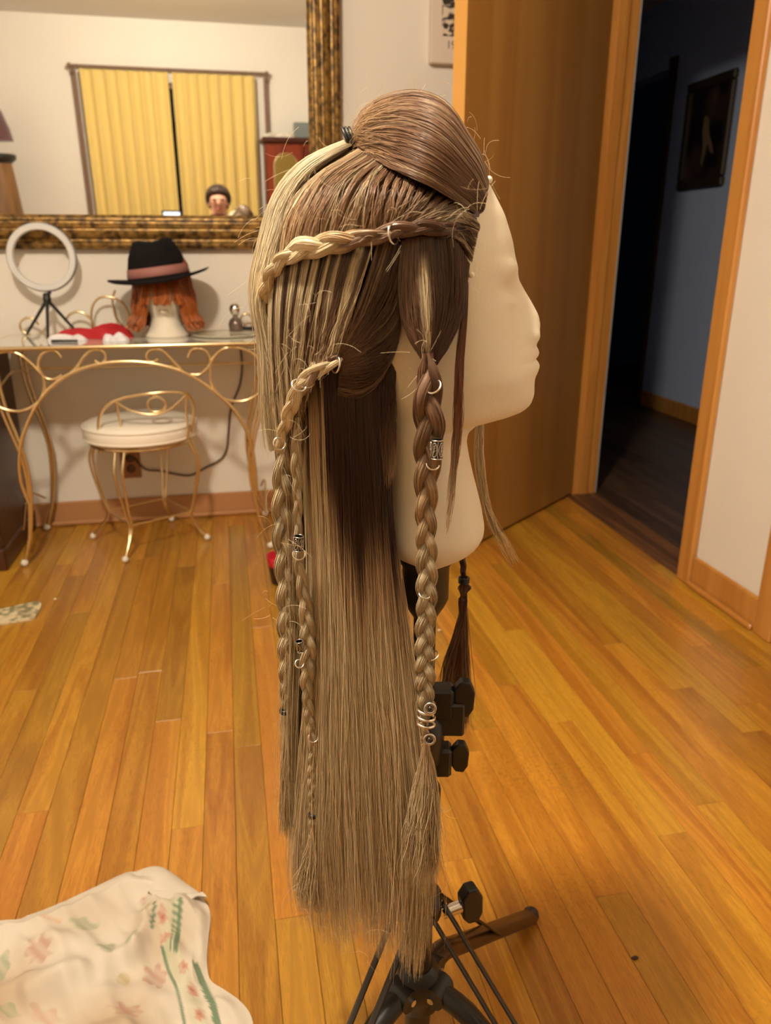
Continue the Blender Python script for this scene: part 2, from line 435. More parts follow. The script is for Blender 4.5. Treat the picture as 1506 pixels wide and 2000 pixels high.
# open doorway: jambs, stops, casings
o = struct(MB().box((XR - 0.008, DY1 - 0.018, 0), (XR + WT + 0.008, DY1 - 0.0005, DZ - 0.001)).build('trim_1', M['casing'], smooth=False))
MB().box((XR + 0.05, DY1 - 0.03, 0), (XR + 0.085, DY1 - 0.0182, DZ - 0.03)).build('door_stop', M['casing'], o, smooth=False)
MB().box((XR - 0.02, DY1 - 0.012, 0), (XR - 0.0082, YB - 0.0005, DZ + 0.05), bevel=0.003).build('casing', M['casing'], o, smooth=False)
MB().box((XR + WT + 0.0082, DY1 - 0.012, 0), (XR + WT + 0.02, YB + 0.03, DZ + 0.05), bevel=0.003).build('casing', mat('white_trim', srgb(190, 190, 190), 0.5), o, smooth=False)
o = struct(MB().box((XR - 0.008, DY0 + 0.0005, 0), (XR + WT + 0.008, DY0 + 0.018, DZ - 0.001)).build('trim_2', M['casing'], smooth=False))
MB().box((XR + 0.05, DY0 + 0.0182, 0), (XR + 0.085, DY0 + 0.03, DZ - 0.03)).build('door_stop', M['casing'], o, smooth=False)
MB().box((XR - 0.02, DY0 - 0.06, 0), (XR - 0.0005, DY0 + 0.006, DZ + 0.05), bevel=0.004).build('casing', M['casing'], o, smooth=False)
MB().box((XR + 0.012, DY0 + 0.0182, 0.925), (XR + 0.04, DY0 + 0.0215, 0.985)).build('strike_plate', mat('aged_steel', (0.35, 0.3, 0.22), 0.35, 1.0), o, smooth=False)
struct(MB().box((XR - 0.02, DY0 - 0.06, DZ - 0.02), (XR + WT, DY1, DZ - 0.0005)).build('trim_3', M['casing'], smooth=False))
struct(MB().box((XR - 0.01, DY0 + 0.02, -0.004), (XR + WT + 0.01, DY1 - 0.02, 0.004), bevel=0.003).build('trim_4', wood('threshold_wood', srgb(120, 80, 48), srgb(70, 44, 28), 'Y', 0.5, 14, rnd=False), smooth=False), 'worn wooden threshold strip in the doorway')
# the second, closed door by the right edge
o = struct(MB().box((XR - 0.02, EY1 - 0.005, 0), (XR - 0.0005, EY1 + 0.065, EZ + 0.06), bevel=0.004).build('trim_5', M['casing'], smooth=False))
d2 = struct(MB().box((XR + 0.012, EY0 + 0.003, 0.008), (XR + 0.05, EY1 - 0.003, EZ - 0.003)).build('door_2', M['door'], smooth=False))
MB().ball((XR - 0.03, EY0 + 0.07, 0.96), 0.026).build('door_knob', M['chrome'], d2)

# the open door leaf
F = on_z(881, 1088, 0.01); Hh = np.array([1.412, 2.898, 0.01])
dd = (F - Hh)[:2]; Ld = np.linalg.norm(dd); dd = dd / Ld
nb = np.array([-dd[1], dd[0]]); nb = nb if nb[1] > 0 else -nb
th = 0.042
poly = [Hh[:2], F[:2], F[:2] + nb * th, Hh[:2] + nb * th]
mb = MB(); z0, z1 = 0.012, 2.075
v = [(*p, z0) for p in poly] + [(*p, z1) for p in poly]
mb.add(v, [[0, 1, 2, 3], [4, 7, 6, 5], [0, 4, 5, 1], [3, 2, 6, 7], [0, 3, 7, 4]])
d1 = struct(mb.build('door_1', M['door'], smooth=False))
MB().add([v[1], v[2], v[6], v[5]] + [tuple(np.array(q) + np.r_[dd * 0.0015, 0]) for q in (v[1], v[2], v[6], v[5])],
         [[0, 1, 2, 3], [7, 6, 5, 4], [0, 4, 5, 1], [1, 5, 6, 2], [2, 6, 7, 3], [3, 7, 4, 0]]).build('door_edge', mat('bare_edge_wood', srgb(214, 160, 82), 0.5, var=0.05), d1, smooth=False)
kp = F[:2] - dd * 0.065
mb = MB().lathe([(0.028, 0), (0.028, 0.006), (0.011, 0.01), (0.011, 0.03), (0.026, 0.042), (0.027, 0.056), (0.016, 0.066), (0, 0.068)], (*kp, 0.96), 20, axis=(-nb[0], -nb[1], 0))
mb.build('door_knob', M['chrome'], d1)

# ------------------------------------------------------------------ hallway beyond the doorway
HX = 2.75
hf = struct(MB().box((XR + 0.06, 0.6, -0.06), (HX + 1.2, 6.6, -0.016)).build('floor_hall', M['subfloor'], smooth=False, origin=(0, 0, 0)))
boards(hf, XR + WT, HX, 1.6, 6.5, 0.105, 0.8, 1.6, M['hall_floor'], seed=5)
struct(prism_x(MB(), [(0.6, 0), (4.78, 0), (4.78, 2.05), (5.6, 2.05), (5.6, 0), (6.6, 0), (6.6, ZC), (0.6, ZC)], HX, HX + WT).build('wall_hall', M['hall_wall'], smooth=False))
struct(MB().box((XR, YB + WT, 0), (XR + WT, 6.6, ZC)).build('wall_hall_near', M['hall_wall'], smooth=False))
struct(MB().box((XR, 6.5, 0), (HX + WT, 6.6, ZC)).build('wall_hall_end', M['hall_wall'], smooth=False))
struct(MB().box((XR + WT, 0.5, 0), (HX + WT, 0.6, ZC)).build('wall_hall_front', M['hall_wall'], smooth=False))
struct(MB().box((XR + WT, 0.5, ZC), (HX + 1.3, 6.6, ZC + 0.1)).build('ceiling_hall', M['ceiling'], smooth=False))
struct(MB().box((HX - 0.014, 0.6, 0), (HX - 0.0005, 4.70, 0.10), bevel=0.004).build('baseboard_hall', M['casing'], smooth=False))
struct(MB().box((HX - 0.02, 4.71, 0), (HX - 0.0005, 4.785, 2.1), bevel=0.004).build('trim_6', mat('dark_casing', srgb(70, 50, 36), 0.5), smooth=False))
struct(MB().box((HX + 1.1, 4.3, 0), (HX + 1.2, 6.2, ZC)).build('wall_far_room', M['hall_wall'], smooth=False))
pic = thing('framed_picture', 'dark framed painting of a pale figure on the blue hall wall', 'picture', (HX - 0.001, 4.315, 1.34))
y0, y1, z0, z1 = 4.09, 4.54, 1.34, 1.915
fm = mat('dark_bronze_frame', srgb(62, 50, 38), 0.4, 0.3, var=0.2, vscale=30)
for a, b2 in (((HX - 0.03, y0, z0), (HX - 0.001, y1, z0 + 0.05)), ((HX - 0.03, y0, z1 - 0.05), (HX - 0.001, y1, z1)),
              ((HX - 0.03, y0, z0 + 0.0501), (HX - 0.001, y0 + 0.05, z1 - 0.0501)), ((HX - 0.03, y1 - 0.05, z0 + 0.0501), (HX - 0.001, y1, z1 - 0.0501))):
    MB().box(a, b2, bevel=0.008).build('frame_rail', fm, pic, smooth=False)
m, nt, b = nodes('dark_painting')
tc = nt.nodes.new('ShaderNodeTexCoord'); nz = nt.nodes.new('ShaderNodeTexNoise'); nz.inputs['Scale'].default_value = 5; nz.inputs['Detail'].default_value = 5
cr = nt.nodes.new('ShaderNodeValToRGB'); cr.color_ramp.elements[0].position = 0.42; cr.color_ramp.elements[0].color = (*srgb(24, 17, 18), 1)
cr.color_ramp.elements[1].position = 0.75; cr.color_ramp.elements[1].color = (*srgb(98, 72, 62), 1)
nt.links.new(tc.outputs['Object'], nz.inputs[0]); nt.links.new(nz.outputs[0], cr.inputs[0]); nt.links.new(cr.outputs[0], b.inputs['Base Color']); b.inputs['Roughness'].default_value = 0.35
canvas = MB().box((HX - 0.016, y0 + 0.0501, z0 + 0.0501), (HX - 0.0015, y1 - 0.0501, z1 - 0.0501)).build('canvas', m, pic, smooth=False)
mb = MB()
blob = curve([(4.34, 1.72), (4.30, 1.70), (4.285, 1.64), (4.25, 1.58), (4.215, 1.52), (4.235, 1.515), (4.285, 1.57), (4.30, 1.50), (4.315, 1.46), (4.33, 1.48), (4.325, 1.56), (4.345, 1.64)], 40, closed=True)
n = len(blob)
mb.add(np.vstack([np.c_[np.full(n, HX - 0.0161), blob], np.c_[np.full(n, HX - 0.0168), blob]]), [list(range(n, 2 * n)), ] + [[i, (i + 1) % n, n + (i + 1) % n, n + i] for i in range(n)])
mb.build('painted_figure', mat('pale_paint', srgb(112, 94, 72), 0.5, var=0.5, vscale=25), canvas, smooth=False)

# ------------------------------------------------------------------ window and curtains behind the camera (seen in the mirror)
w1 = struct(MB().box((WX0 + 0.04, YF - 0.075, WZ0 + 0.04), (WX1 - 0.04, YF - 0.07, WZ1 - 0.04)).build('window_1', mat('window_glass', (0.9, 0.95, 0.95), 0.02, Transmission_Weight=1.0, IOR=1.45), smooth=False))
wf = mat('window_frame_paint', srgb(120, 92, 66), 0.5)
for a, b2 in (((WX0, YF - 0.1, WZ0), (WX1, YF - 0.03, WZ0 + 0.04)), ((WX0, YF - 0.1, WZ1 - 0.04), (WX1, YF - 0.03, WZ1)),
              ((WX0, YF - 0.1, WZ0 + 0.04), (WX0 + 0.04, YF - 0.03, WZ1 - 0.04)), ((WX1 - 0.04, YF - 0.1, WZ0 + 0.04), (WX1, YF - 0.03, WZ1 - 0.04))):
    MB().box(a, b2).build('window_frame', wf, w1, smooth=False)
m, nt, b = nodes('yellow_curtain_cloth')
b.inputs['Base Color'].default_value = (*srgb(224, 198, 122), 1); b.inputs['Roughness'].default_value = 0.8
b.inputs['Sheen Weight'].default_value = 0.2
CURT = m
def curtain(x0, x1, label, seed, lean):
    rnd = random.Random(seed)
    U = 150; V = 14
    u = np.linspace(0, 1, U); ztop, zbot = 2.065, 0.72
    ph = np.cumsum(np.array([rnd.uniform(0.6, 1.4) for _ in range(U)])) / U * 2 * PI * 7.5
    zz = np.linspace(0, 1, V)
    G = np.zeros((V, U, 3))
    for k, t in enumerate(zz):
        amp = 0.016 + 0.012 * t
        G[k, :, 0] = x0 + (x1 - x0) * u + 0.006 * np.cos(ph) + lean * t * (u if lean < 0 else 1 - u) * 0
        G[k, :, 1] = YF + 0.075 + amp * np.sin(ph)
        G[k, :, 2] = ztop + (zbot - ztop) * t
    Bk = G.copy(); Bk[:, :, 1] -= 0.004
    mb = MB().grid(G).grid(Bk[::-1])
    mb.grid(np.stack([G[0], Bk[0]])); mb.grid(np.stack([Bk[-1], G[-1]]))
    ob = mb.build('curtain', CURT)
    return tag(ob, label, 'curtain', 'yellow curtains over the window')
curtain(-1.03, -0.338, 'yellow curtain panel hanging left of the dark gap, seen in mirror', 1, 0.0)
curtain(-0.318, 0.36, 'yellow curtain panel right of the dark gap, above the person', 2, 0.0)
rod = thing('curtain_rod', 'brown curtain rod with brackets across the window top', 'curtain rod', (-0.32, YF + 0.07, 2.07))
bm_ = mat('brown_rod', srgb(120, 92, 74), 0.45)
MB().tube([(-1.09, YF + 0.07, 2.085), (0.45, YF + 0.07, 2.085)], 0.011, 12).build('rod', bm_, rod)
for x in (-1.095, 0.455):
    MB().ball((x, YF + 0.07, 2.085), 0.02).build('finial', bm_, rod)
    MB().box((x * 0.985 - 0.018, YF + 0.0005, 0.75), (x * 0.985 + 0.018, YF + 0.03, 2.06)).build('side_post', bm_, rod, smooth=False)
    MB().box((x * 0.985 - 0.008, YF + 0.0302, 2.03), (x * 0.985 + 0.008, YF + 0.075, 2.07)).build('bracket', bm_, rod, smooth=False)

# ------------------------------------------------------------------ big gilt mirror leaning slightly out from the back wall
TILT = math.radians(2.0)
mir = thing('wall_mirror', 'large wall mirror in a heavy antique gold frame, reflecting yellow curtains', 'mirror', (-0.2, YB - 0.03, 0.995))
m, nt, b = nodes('antique_gold')
tc = nt.nodes.new('ShaderNodeTexCoord'); nz = nt.nodes.new('ShaderNodeTexNoise'); nz.inputs['Scale'].default_value = 45; nz.inputs['Detail'].default_value = 6
mp = nt.nodes.new('ShaderNodeMapping'); mp.inputs['Scale'].default_value = (1, 1, 1)
cr = nt.nodes.new('ShaderNodeValToRGB'); cr.color_ramp.elements[0].position = 0.36; cr.color_ramp.elements[0].color = (*srgb(70, 50, 24), 1)
cr.color_ramp.elements[1].position = 0.62; cr.color_ramp.elements[1].color = (*srgb(160, 124, 64), 1)
nt.links.new(tc.outputs['Object'], nz.inputs[0]); nt.links.new(nz.outputs[0], cr.inputs[0]); nt.links.new(cr.outputs[0], b.inputs['Base Color'])
b.inputs['Metallic'].default_value = 0.4; b.inputs['Roughness'].default_value = 0.38
bp = nt.nodes.new('ShaderNodeBump'); bp.inputs['Strength'].default_value = 0.5; bp.inputs['Distance'].default_value = 0.004
nt.links.new(nz.outputs[0], bp.inputs['Height']); nt.links.new(bp.outputs[0], b.inputs['Normal'])
GILT = m
MX0, MX1, MZ0, MZ1 = -0.90, 0.433, 1.003, 2.03
def tilt(P):
    """the mirror hangs with its top leaning into the room"""
    P = np.asarray(P, float).copy()
    dz = P[..., 2] - MZ0; dy = P[..., 1] - (YB - 0.012)
    P[..., 1] = YB - 0.012 + dy * math.cos(TILT) - dz * math.sin(TILT)
    P[..., 2] = MZ0 + dz * math.cos(TILT) + dy * math.sin(TILT) * -1
    return P
# moulding profile: distance inward from the outer edge, height out of the wall
prof = [(0, 0), (0, .018), (.006, .026), (.014, .030), (.022, .026), (.026, .020), (.032, .019), (.036, .027), (.044, .034), (.052, .036), (.058, .030),
        (.061, .022), (.066, .021), (.070, .026), (.078, .027), (.084, .021), (.090, .020), (.095, .024), (.101, .022), (.106, .014), (.112, .010), (.112, 0)]
corners = [(MX0, MZ0), (MX1, MZ0), (MX1, MZ1), (MX0, MZ1)]
for k in range(4):
    a, c = np.array(corners[k]), np.array(corners[(k + 1) % 4])
    t = (c - a) / np.linalg.norm(c - a); inn = np.array([-t[1], t[0]])
    G = []
    for s, e in ((a, t), (c, -t)):
        G.append([(*(s + inn * d + e * d), h) for d, h in prof])
    G = np.array(G)
    N = 40
    w = np.linspace(0, 1, N)[:, None, None]
    G = G[0][None] * (1 - w) + G[1][None] * w
    W3 = np.stack([G[..., 0], YB - 0.012 - G[..., 2], G[..., 1]], -1)
    mb = MB().grid(tilt(W3))
    auto_smooth(mb.build('frame_rail', GILT, mir), 35)
mg = mat('mirror_silver', (0.86, 0.87, 0.85), 0.0, 1.0)
gx0, gx1, gz0, gz1 = MX0 + 0.108, MX1 - 0.108, MZ0 + 0.108, MZ1 - 0.108
P = tilt(np.array([(gx0, YB - 0.020, gz0), (gx1, YB - 0.020, gz0), (gx1, YB - 0.020, gz1), (gx0, YB - 0.020, gz1),
                   (gx0, YB - 0.014, gz0), (gx1, YB - 0.014, gz0), (gx1, YB - 0.014, gz1), (gx0, YB - 0.014, gz1)]))
MB().add(P, [[0, 1, 2, 3], [7, 6, 5, 4], [0, 4, 5, 1], [1, 5, 6, 2], [2, 6, 7, 3], [3, 7, 4, 0]]).build('glass', mg, mir, smooth=False)

# ------------------------------------------------------------------ canvas print partly hidden by the door
po = thing('canvas_print', 'white canvas print with black blotched art, half hidden behind the door', 'wall art', (0.93, YB - 0.03, 1.617))
MB().box((0.752, YB - 0.034, 1.617), (1.09, YB - 0.001, 2.12), bevel=0.003).build('canvas', mat('canvas_white', srgb(224, 208, 196), 0.7), po, smooth=False)
m, nt, b = nodes('blotched_print')
tc = nt.nodes.new('ShaderNodeTexCoord'); vo = nt.nodes.new('ShaderNodeTexNoise'); vo.inputs['Scale'].default_value = 26; vo.inputs['Detail'].default_value = 1.5; vo.inputs['Distortion'].default_value = 1.2
cr = nt.nodes.new('ShaderNodeValToRGB'); cr.color_ramp.elements[0].position = 0.47; cr.color_ramp.elements[0].color = (*srgb(48, 40, 36), 1)
cr.color_ramp.elements[1].position = 0.53; cr.color_ramp.elements[1].color = (*srgb(222, 205, 186), 1)
nt.links.new(tc.outputs['Object'], vo.inputs[0]); nt.links.new(vo.outputs[0], cr.inputs[0]); nt.links.new(cr.outputs[0], b.inputs['Base Color']); b.inputs['Roughness'].default_value = 0.7
MB().box((0.79, YB - 0.0348, 1.700), (1.05, YB - 0.0341, 2.08)).build('printed_panel', m, po, smooth=False)
fc = bpy.data.curves.new('caption', 'FONT'); fc.body = '19'; fc.size = 0.034; fc.extrude = 0.0003; fc.align_x = 'LEFT'
fo = bpy.data.objects.new('caption', fc)
me = bpy.data.meshes.new_from_object(fo); bpy.data.objects.remove(fo)
fo = bpy.data.objects.new('caption', me); COL.objects.link(fo); me.materials.append(mat('caption_ink', srgb(60, 50, 48), 0.7))
fo.parent = po; fo.rotation_euler = (PI / 2, 0, 0)
fo.location = (0.808 - 0.93, YB - 0.0346 - (YB - 0.03), 1.663 - 1.617)

# ------------------------------------------------------------------ gold wire vanity table
TZ, TYF = 0.722, 2.53
vt = thing('vanity_table', 'gold scrolled wire vanity table with a pale glass top under the mirror', 'table', (-0.31, 2.72, 0))
def vpx(pts, n=40, y=TYF):
    return curve([on_y(x, yy, y) for x, yy in pts], n)
z2 = lambda x, y: (x * 530 / 1506, 420 + y * 530 / 1506)       # from the enlarged views of the photograph
z3 = lambda x, y: (x * 560 / 1506, 640 + y * 560 / 1506)
TX0, TX1 = -0.742, 0.135
gm = mat('pale_glass_top', srgb(214, 214, 204), 0.08, var=0.02, Coat_Weight=0.6)
tz0 = TZ - 0.004
cpts = []
r = 0.05
for cx_, cy_, a0 in ((TX1 - r, 2.90 - r, 0), (TX0 + r, 2.90 - r, 90), (TX0 + r, TYF - 0.008 + r, 180), (TX1 - r, TYF - 0.008 + r, 270)):
    for a in np.linspace(a0, a0 + 90, 7):
        cpts.append((cx_ + r * math.cos(math.radians(a)), cy_ + r * math.sin(math.radians(a))))
cpts = np.array(cpts); n = len(cpts)
mb = MB().add(np.vstack([np.c_[cpts, np.full(n, TZ - 0.008)], np.c_[cpts, np.full(n, TZ)]]),
              [list(range(n))[::-1], list(range(n, 2 * n))] + [[i, (i + 1) % n, n + (i + 1) % n, n + i] for i in range(n)])
auto_smooth(mb.build('table_top', gm, vt), 30)
rim = np.c_[cpts, np.full(n, TZ - 0.0055)]; ctr = rim.mean(0)
rim = np.vstack([rim, rim[:1]])
MB().tube(rim + np.array([0, 0, -0.0]), 0.0065, 8, caps=False).build('top_rim', M['gold'], vt)
S = 0.0062
# arched apron of the front, running down into the front legs
arch = [z3(150, 920), z3(112, 820), z3(100, 720), z3(112, 600), z3(145, 500), z3(190, 410), z3(260, 320), z3(370, 240), z3(520, 190), z3(700, 178), z3(860, 200),
        z3(1000, 250), z3(1120, 330), z3(1220, 420), z3(1290, 530), z3(1325, 640), z3(1340, 760), z3(1345, 880)]
MB().tube(vpx(arch, 90), S, 8).build('arched_apron', M['gold'], vt)
for pts in ([z2(-60, 790), z2(0, 762), z2(60, 758), z2(120, 780), z2(180, 830), z2(225, 880), z2(262, 908), z2(305, 910), z2(345, 888)],
            [z2(340, 790), z2(312, 757), z2(265, 752), z2(222, 785), z2(215, 840), z2(240, 900), z2(245, 960), z2(225, 1020), z2(175, 1065), z2(110, 1088), z2(40, 1082), z2(-40, 1050)],
            [z2(355, 905), z2(420, 850), z2(475, 775), z2(525, 745), z2(572, 757), z2(588, 795), z2(560, 824), z2(525, 808)],
            [z2(1020, 870), z2(960, 810), z2(905, 755), z2(860, 742), z2(822, 760), z2(815, 800), z2(842, 818), z2(878, 800)],
            [z2(1045, 790), z2(1060, 752), z2(1100, 738), z2(1145, 755), z2(1165, 800), z2(1168, 860), z2(1175, 930), z2(1215, 1000), z2(1285, 1030), z2(1360, 1030), z2(1430, 995), z2(1485, 940)],
            [z2(1060, 885), z2(1110, 884), z2(1155, 845), z2(1190, 785), z2(1235, 745), z2(1290, 733), z2(1350, 742), z2(1410, 775), z2(1450, 830), z2(1480, 900)]):
    MB().tube(vpx(pts, 46), 0.0052, 8).build('front_scroll', M['gold'], vt)
# four cabriole legs, each a bundle of two bent rods
def leg(top, bulge, foot, yo):
    o = None
    for dx in (-0.008, 0.008):
        p = [np.array(top) + (dx, 0, 0), np.array(bulge[0]) + (dx, 0, 0), np.array(bulge[1]) + (dx * 0.6, 0, 0), np.array(bulge[2]) + (dx * 0.3, 0, 0), np.array(foot)]
        mbl.tube(curve(p, 40), 0.0052, 8)
for sx, xt in ((-1, TX0 + 0.03), (1, TX1 - 0.03)):
    for yy in (TYF + 0.004, 2.885):
        mbl = MB()
        xk = (-0.695 if sx < 0 else 0.078)
        fx = (-0.716 if sx < 0 else 0.10)
        leg((xt, yy, TZ - 0.012), [(xt - sx * 0.005, yy, 0.56), (xk - sx * 0.03, yy, 0.33), (xk - sx * 0.012, yy, 0.12)], (fx, yy + (0 if yy > 2.7 else 0.0), 0.012), 0)
        lo = mbl.build('leg', M['gold'], vt)
        MB().ball((fx, yy, 0.0125), 0.0125, 12).build('foot_cap', M['rubber'], lo)
for sx, xt in ((-1, -0.705), (1, 0.088)):
    MB().tube(curve([(xt, TYF + 0.01, 0.13), (xt + sx * 0.01, 2.7, 0.20), (xt, 2.88, 0.13)], 20), 0.004, 8).build('side_stretcher', M['gold'], vt)
    MB().tube(curve([(xt, TYF + 0.01, 0.60), (xt, 2.7, 0.62), (xt, 2.88, 0.60)], 20), 0.004, 8).build('side_rail', M['gold'], vt)
MB().tube([(TX0 + 0.03, 2.885, 0.605), (TX1 - 0.03, 2.885, 0.605)], 0.0045, 8).build('back_rail', M['gold'], vt)
# scrolled gallery at the back edge of the top
def ring_px(pts, y=2.885, rr=0.0042):
    MB().tube(vpx(pts, 40, y), rr, 8).build('gallery_scroll', M['gold'], vt)
q4 = lambda x, y: (100 + x * 160 / 1506, 560 + y * 160 / 1506)
ring_px([q4(760, 760), q4(735, 520), q4(770, 330), q4(880, 210), q4(1030, 185), q4(1200, 225), q4(1330, 330), q4(1420, 500), q4(1440, 640), q4(1370, 780)])
ring_px([q4(1170, 60), q4(1125, 230), q4(1150, 420), q4(1210, 600), q4(1330, 740), q4(1400, 900)])
ring_px([q4(250, 640), q4(330, 520), q4(450, 465), q4(600, 490), q4(720, 590), q4(790, 720)])
ring_px([z2(165, 665), z2(120, 640), z2(112, 600), z2(145, 572), z2(190, 580), z2(215, 610)])
q5 = lambda x, y: (430 + x * 100 / 1506, 580 + y * 100 / 1506)
ring_px([q5(900, 950), q5(960, 780), q5(930, 600), q5(830, 510), q5(700, 510), q5(620, 620), q5(600, 760), q5(680, 880)])

# ------------------------------------------------------------------ things on the vanity
TT = TZ + 0.0005
rl = thing('ring_light', 'white round selfie light on a small black tripod', 'ring light', (-0.60, 2.83, TZ))
rc = on_y(81, 503, 2.85); rr = np.linalg.norm(on_y(149, 503, 2.85) - on_y(14, 503, 2.85)) / 2
ax = (0.03, -1, 0.0)
mb = MB(); q = np.array(Vector((0, 0, 1)).rotation_difference(Vector(ax).normalized()).to_matrix())
rw = rr * 0.2
pr = [(rr - rw, -0.012), (rr - rw, 0.004), (rr - rw + 0.003, 0.008), (rr - 0.003, 0.008), (rr, 0.003), (rr, -0.012), (rr - rw, -0.012)]
mb.lathe(pr[:-1] + [pr[0]], rc, 48, ax, caps=False)
ro = auto_smooth(mb.build('light_ring', mat('frosted_white', srgb(214, 214, 216), 0.5), rl), 40)
mb = MB().torus(rc + np.array([0, 0.008, 0]), rr - 0.001, 0.004, ax, 48, 8); mb.build('rim', mat('grey_plastic', srgb(120, 122, 130), 0.5), ro)
hub = np.array([-0.60, 2.83, rc[2] - rr - 0.035])
hub[0] = on_y(92, 585, 2.83)[0]; hub[2] = on_y(92, 585, 2.83)[2]
MB().tube([hub + (0, 0, 0.0), rc + np.array([0.012, 0.006, -rr + 0.004])], 0.006, 10).build('stem', M['black'], rl)
MB().lathe([(0.0, -0.012), (0.012, -0.012), (0.014, 0.0), (0.011, 0.02), (0.0, 0.022)], hub, 14).build('hub', M['black'], rl)
for fx, fy in ((on_z(92, 664, TZ)[0], 2.72), (-0.68, 2.86), (on_y(150, 632, 2.88)[0], 2.875)):
    ft = np.array([fx, fy, TT + 0.004])
    lg = MB().tube([hub, hub * 0.45 + ft * 0.55, ft], [0.006, 0.0052, 0.0045], 10).build('leg', M['black'], rl)

hd = thing('foam_head', 'white foam head wearing an auburn wig, on the vanity', 'mannequin head', (-0.205, 2.74, TZ))
foam = mat('white_foam', srgb(232, 222, 206), 0.75, bump=0.1, bscale=500)
HX_, HY_ = -0.205, 2.76
MB().lathe([(0.075, TT), (0.078, TT + 0.006), (0.074, TT + 0.012), (0.055, TT + 0.03), (0.048, TT + 0.055), (0.05, TT + 0.075), (0.066, TT + 0.1), (0.074, TT + 0.14), (0.076, TT + 0.18),
            (0.068, TT + 0.23), (0.045, TT + 0.265), (0, TT + 0.28)], (HX_, HY_, 0), 28, squash=(1.0, 1.12)).build('head', foam, hd)
MB().ball((HX_, HY_ - 0.083, TT + 0.125), (0.011, 0.014, 0.018), 10).build('nose', foam, hd)
MB().ball((HX_, HY_ - 0.066, TT + 0.085), (0.018, 0.010, 0.007), 10).build('lips', foam, hd)
M['hair'], _nt, _b = nodes('hair_fibre')
at = _nt.nodes.new('ShaderNodeAttribute'); at.attribute_name = 'tint'
_nt.links.new(at.outputs['Color'], _b.inputs['Base Color']); _b.inputs['Roughness'].default_value = 0.34
_b.inputs['Specular IOR Level'].default_value = 0.7
_tr = _nt.nodes.new('ShaderNodeBsdfTranslucent'); _nt.links.new(at.outputs['Color'], _tr.inputs['Color'])
_mx = _nt.nodes.new('ShaderNodeMixShader'); _mx.inputs[0].default_value = 0.16
_nt.links.new(_b.outputs[0], _mx.inputs[1]); _nt.links.new(_tr.outputs[0], _mx.inputs[2])
_nt.links.new(_mx.outputs[0], _nt.nodes['Material Output'].inputs['Surface'])
wg = thing('wavy_wig', 'auburn orange wavy wig with fringe under the black hat', 'wig', (HX_, HY_, TZ))
K, S_ = 900, 14
th = RNG.uniform(-PI, PI, K)
fr = np.abs(((th + PI / 2 + PI) % (2 * PI)) - PI)            # angle away from the face (-y)
ln = np.where(fr < 0.55, RNG.uniform(0.075, 0.10, K), RNG.uniform(0.15, 0.185, K)) * 1.0
t = np.linspace(0, 1, S_)
zt = TT + 0.205
Rr = 0.080 + 0.010 * RNG.random(K)
P = np.zeros((K, S_, 3))
wav = RNG.uniform(0, 6.28, K)
for i in range(S_):
    rad = Rr * (0.93 + 0.22 * math.sin(min(1, t[i] * 1.2) * PI / 2)) + np.where(fr > 0.55, 0.007 * np.sin(t[i] * 6.5 + np.round(wav)), 0.012 * t[i]) + np.where((fr > 0.55) & (t[i] > 0.85), 0.02 * (t[i] - 0.85) / 0.15, 0)
    z = zt - ln * t[i]
    z = np.maximum(z, TT + 0.004)
    side = np.where(fr < 1.1, 0.25 * t[i] * np.sign(np.sin(th + PI / 2)) * (fr > 0.25) * 0.4, 0)
    P[:, i] = np.stack([HX_ + rad * np.cos(th + side), HY_ + rad * np.sin(th + side) * 1.02, z], -1)
c0, c1 = np.array(srgb(132, 56, 14)), np.array(srgb(196, 108, 34))
cc = c0 + (c1 - c0) * (0.25 + 0.75 * t[None, :, None]) * RNG.uniform(0.4, 1.1, (K, 1, 1))
MB().strands(P, 0.0018, cc, 4).build('hair', M['hair'], wg)
MB().lathe([(0.089, zt - 0.02), (0.093, zt), (0.088, zt + 0.03), (0.07, zt + 0.06), (0.03, zt + 0.085), (0, zt + 0.088)], (HX_, HY_, 0), 24).build('wig_cap', mat('auburn_cap', c0, 0.6), wg)

hat = thing('felt_hat', 'black felt fedora with a dusty mauve band on the auburn wig', 'hat', (HX_, HY_, zt))
felt = mat('black_felt', (0.008, 0.007, 0.008), 0.9, spec=0.1, bump=0.1, bscale=800)
hc = on_y(312, 545, HY_); hc = np.array([hc[0], HY_, hc[2] + 0.0])
sh = lambda P: (np.asarray(P) - hc) @ np.array(Matrix.Rotation(math.radians(-7), 3, 'Y')).T + hc      # worn at a tilt
th = np.linspace(0, 2 * PI, 56, endpoint=False)
rows = []
for rad, hh, cv in ((0.100, 0.004, 0), (0.13, -0.001, 0.3), (0.155, 0.000, 0.8), (0.166, 0.004, 1), (0.167, 0.008, 1), (0.155, 0.0045, 0.8), (0.13, 0.004, 0.3), (0.102, 0.009, 0), (0.101, 0.02, 0),
                    (0.095, 0.045, 0), (0.087, 0.075, 0), (0.076, 0.098, 0), (0.062, 0.112, 0), (0.042, 0.116, 0), (0.02, 0.110, 0), (0.001, 0.108, 0)):
    zz = hh + cv * 0.010 * np.cos(2 * th) + (0.012 * np.abs(np.cos(th)) ** 2 * (hh > 0.1))
    rows.append(np.stack([hc[0] + rad * np.cos(th), hc[1] + rad * 1.08 * np.sin(th), hc[2] + zz], -1))
auto_smooth(MB().grid(sh(np.array(rows)), close_v=True).build('felt_body', felt, hat), 50)
rows = [np.stack([hc[0] + rad * np.cos(th), hc[1] + rad * 1.08 * np.sin(th), hc[2] + np.full(56, hh)], -1) for rad, hh in ((0.1025, 0.012), (0.1035, 0.013), (0.0985, 0.040), (0.0965, 0.041))]
MB().grid(sh(np.array(rows)), close_v=True).build('hat_band', mat('mauve_ribbon', srgb(150, 98, 92), 0.6), hat)

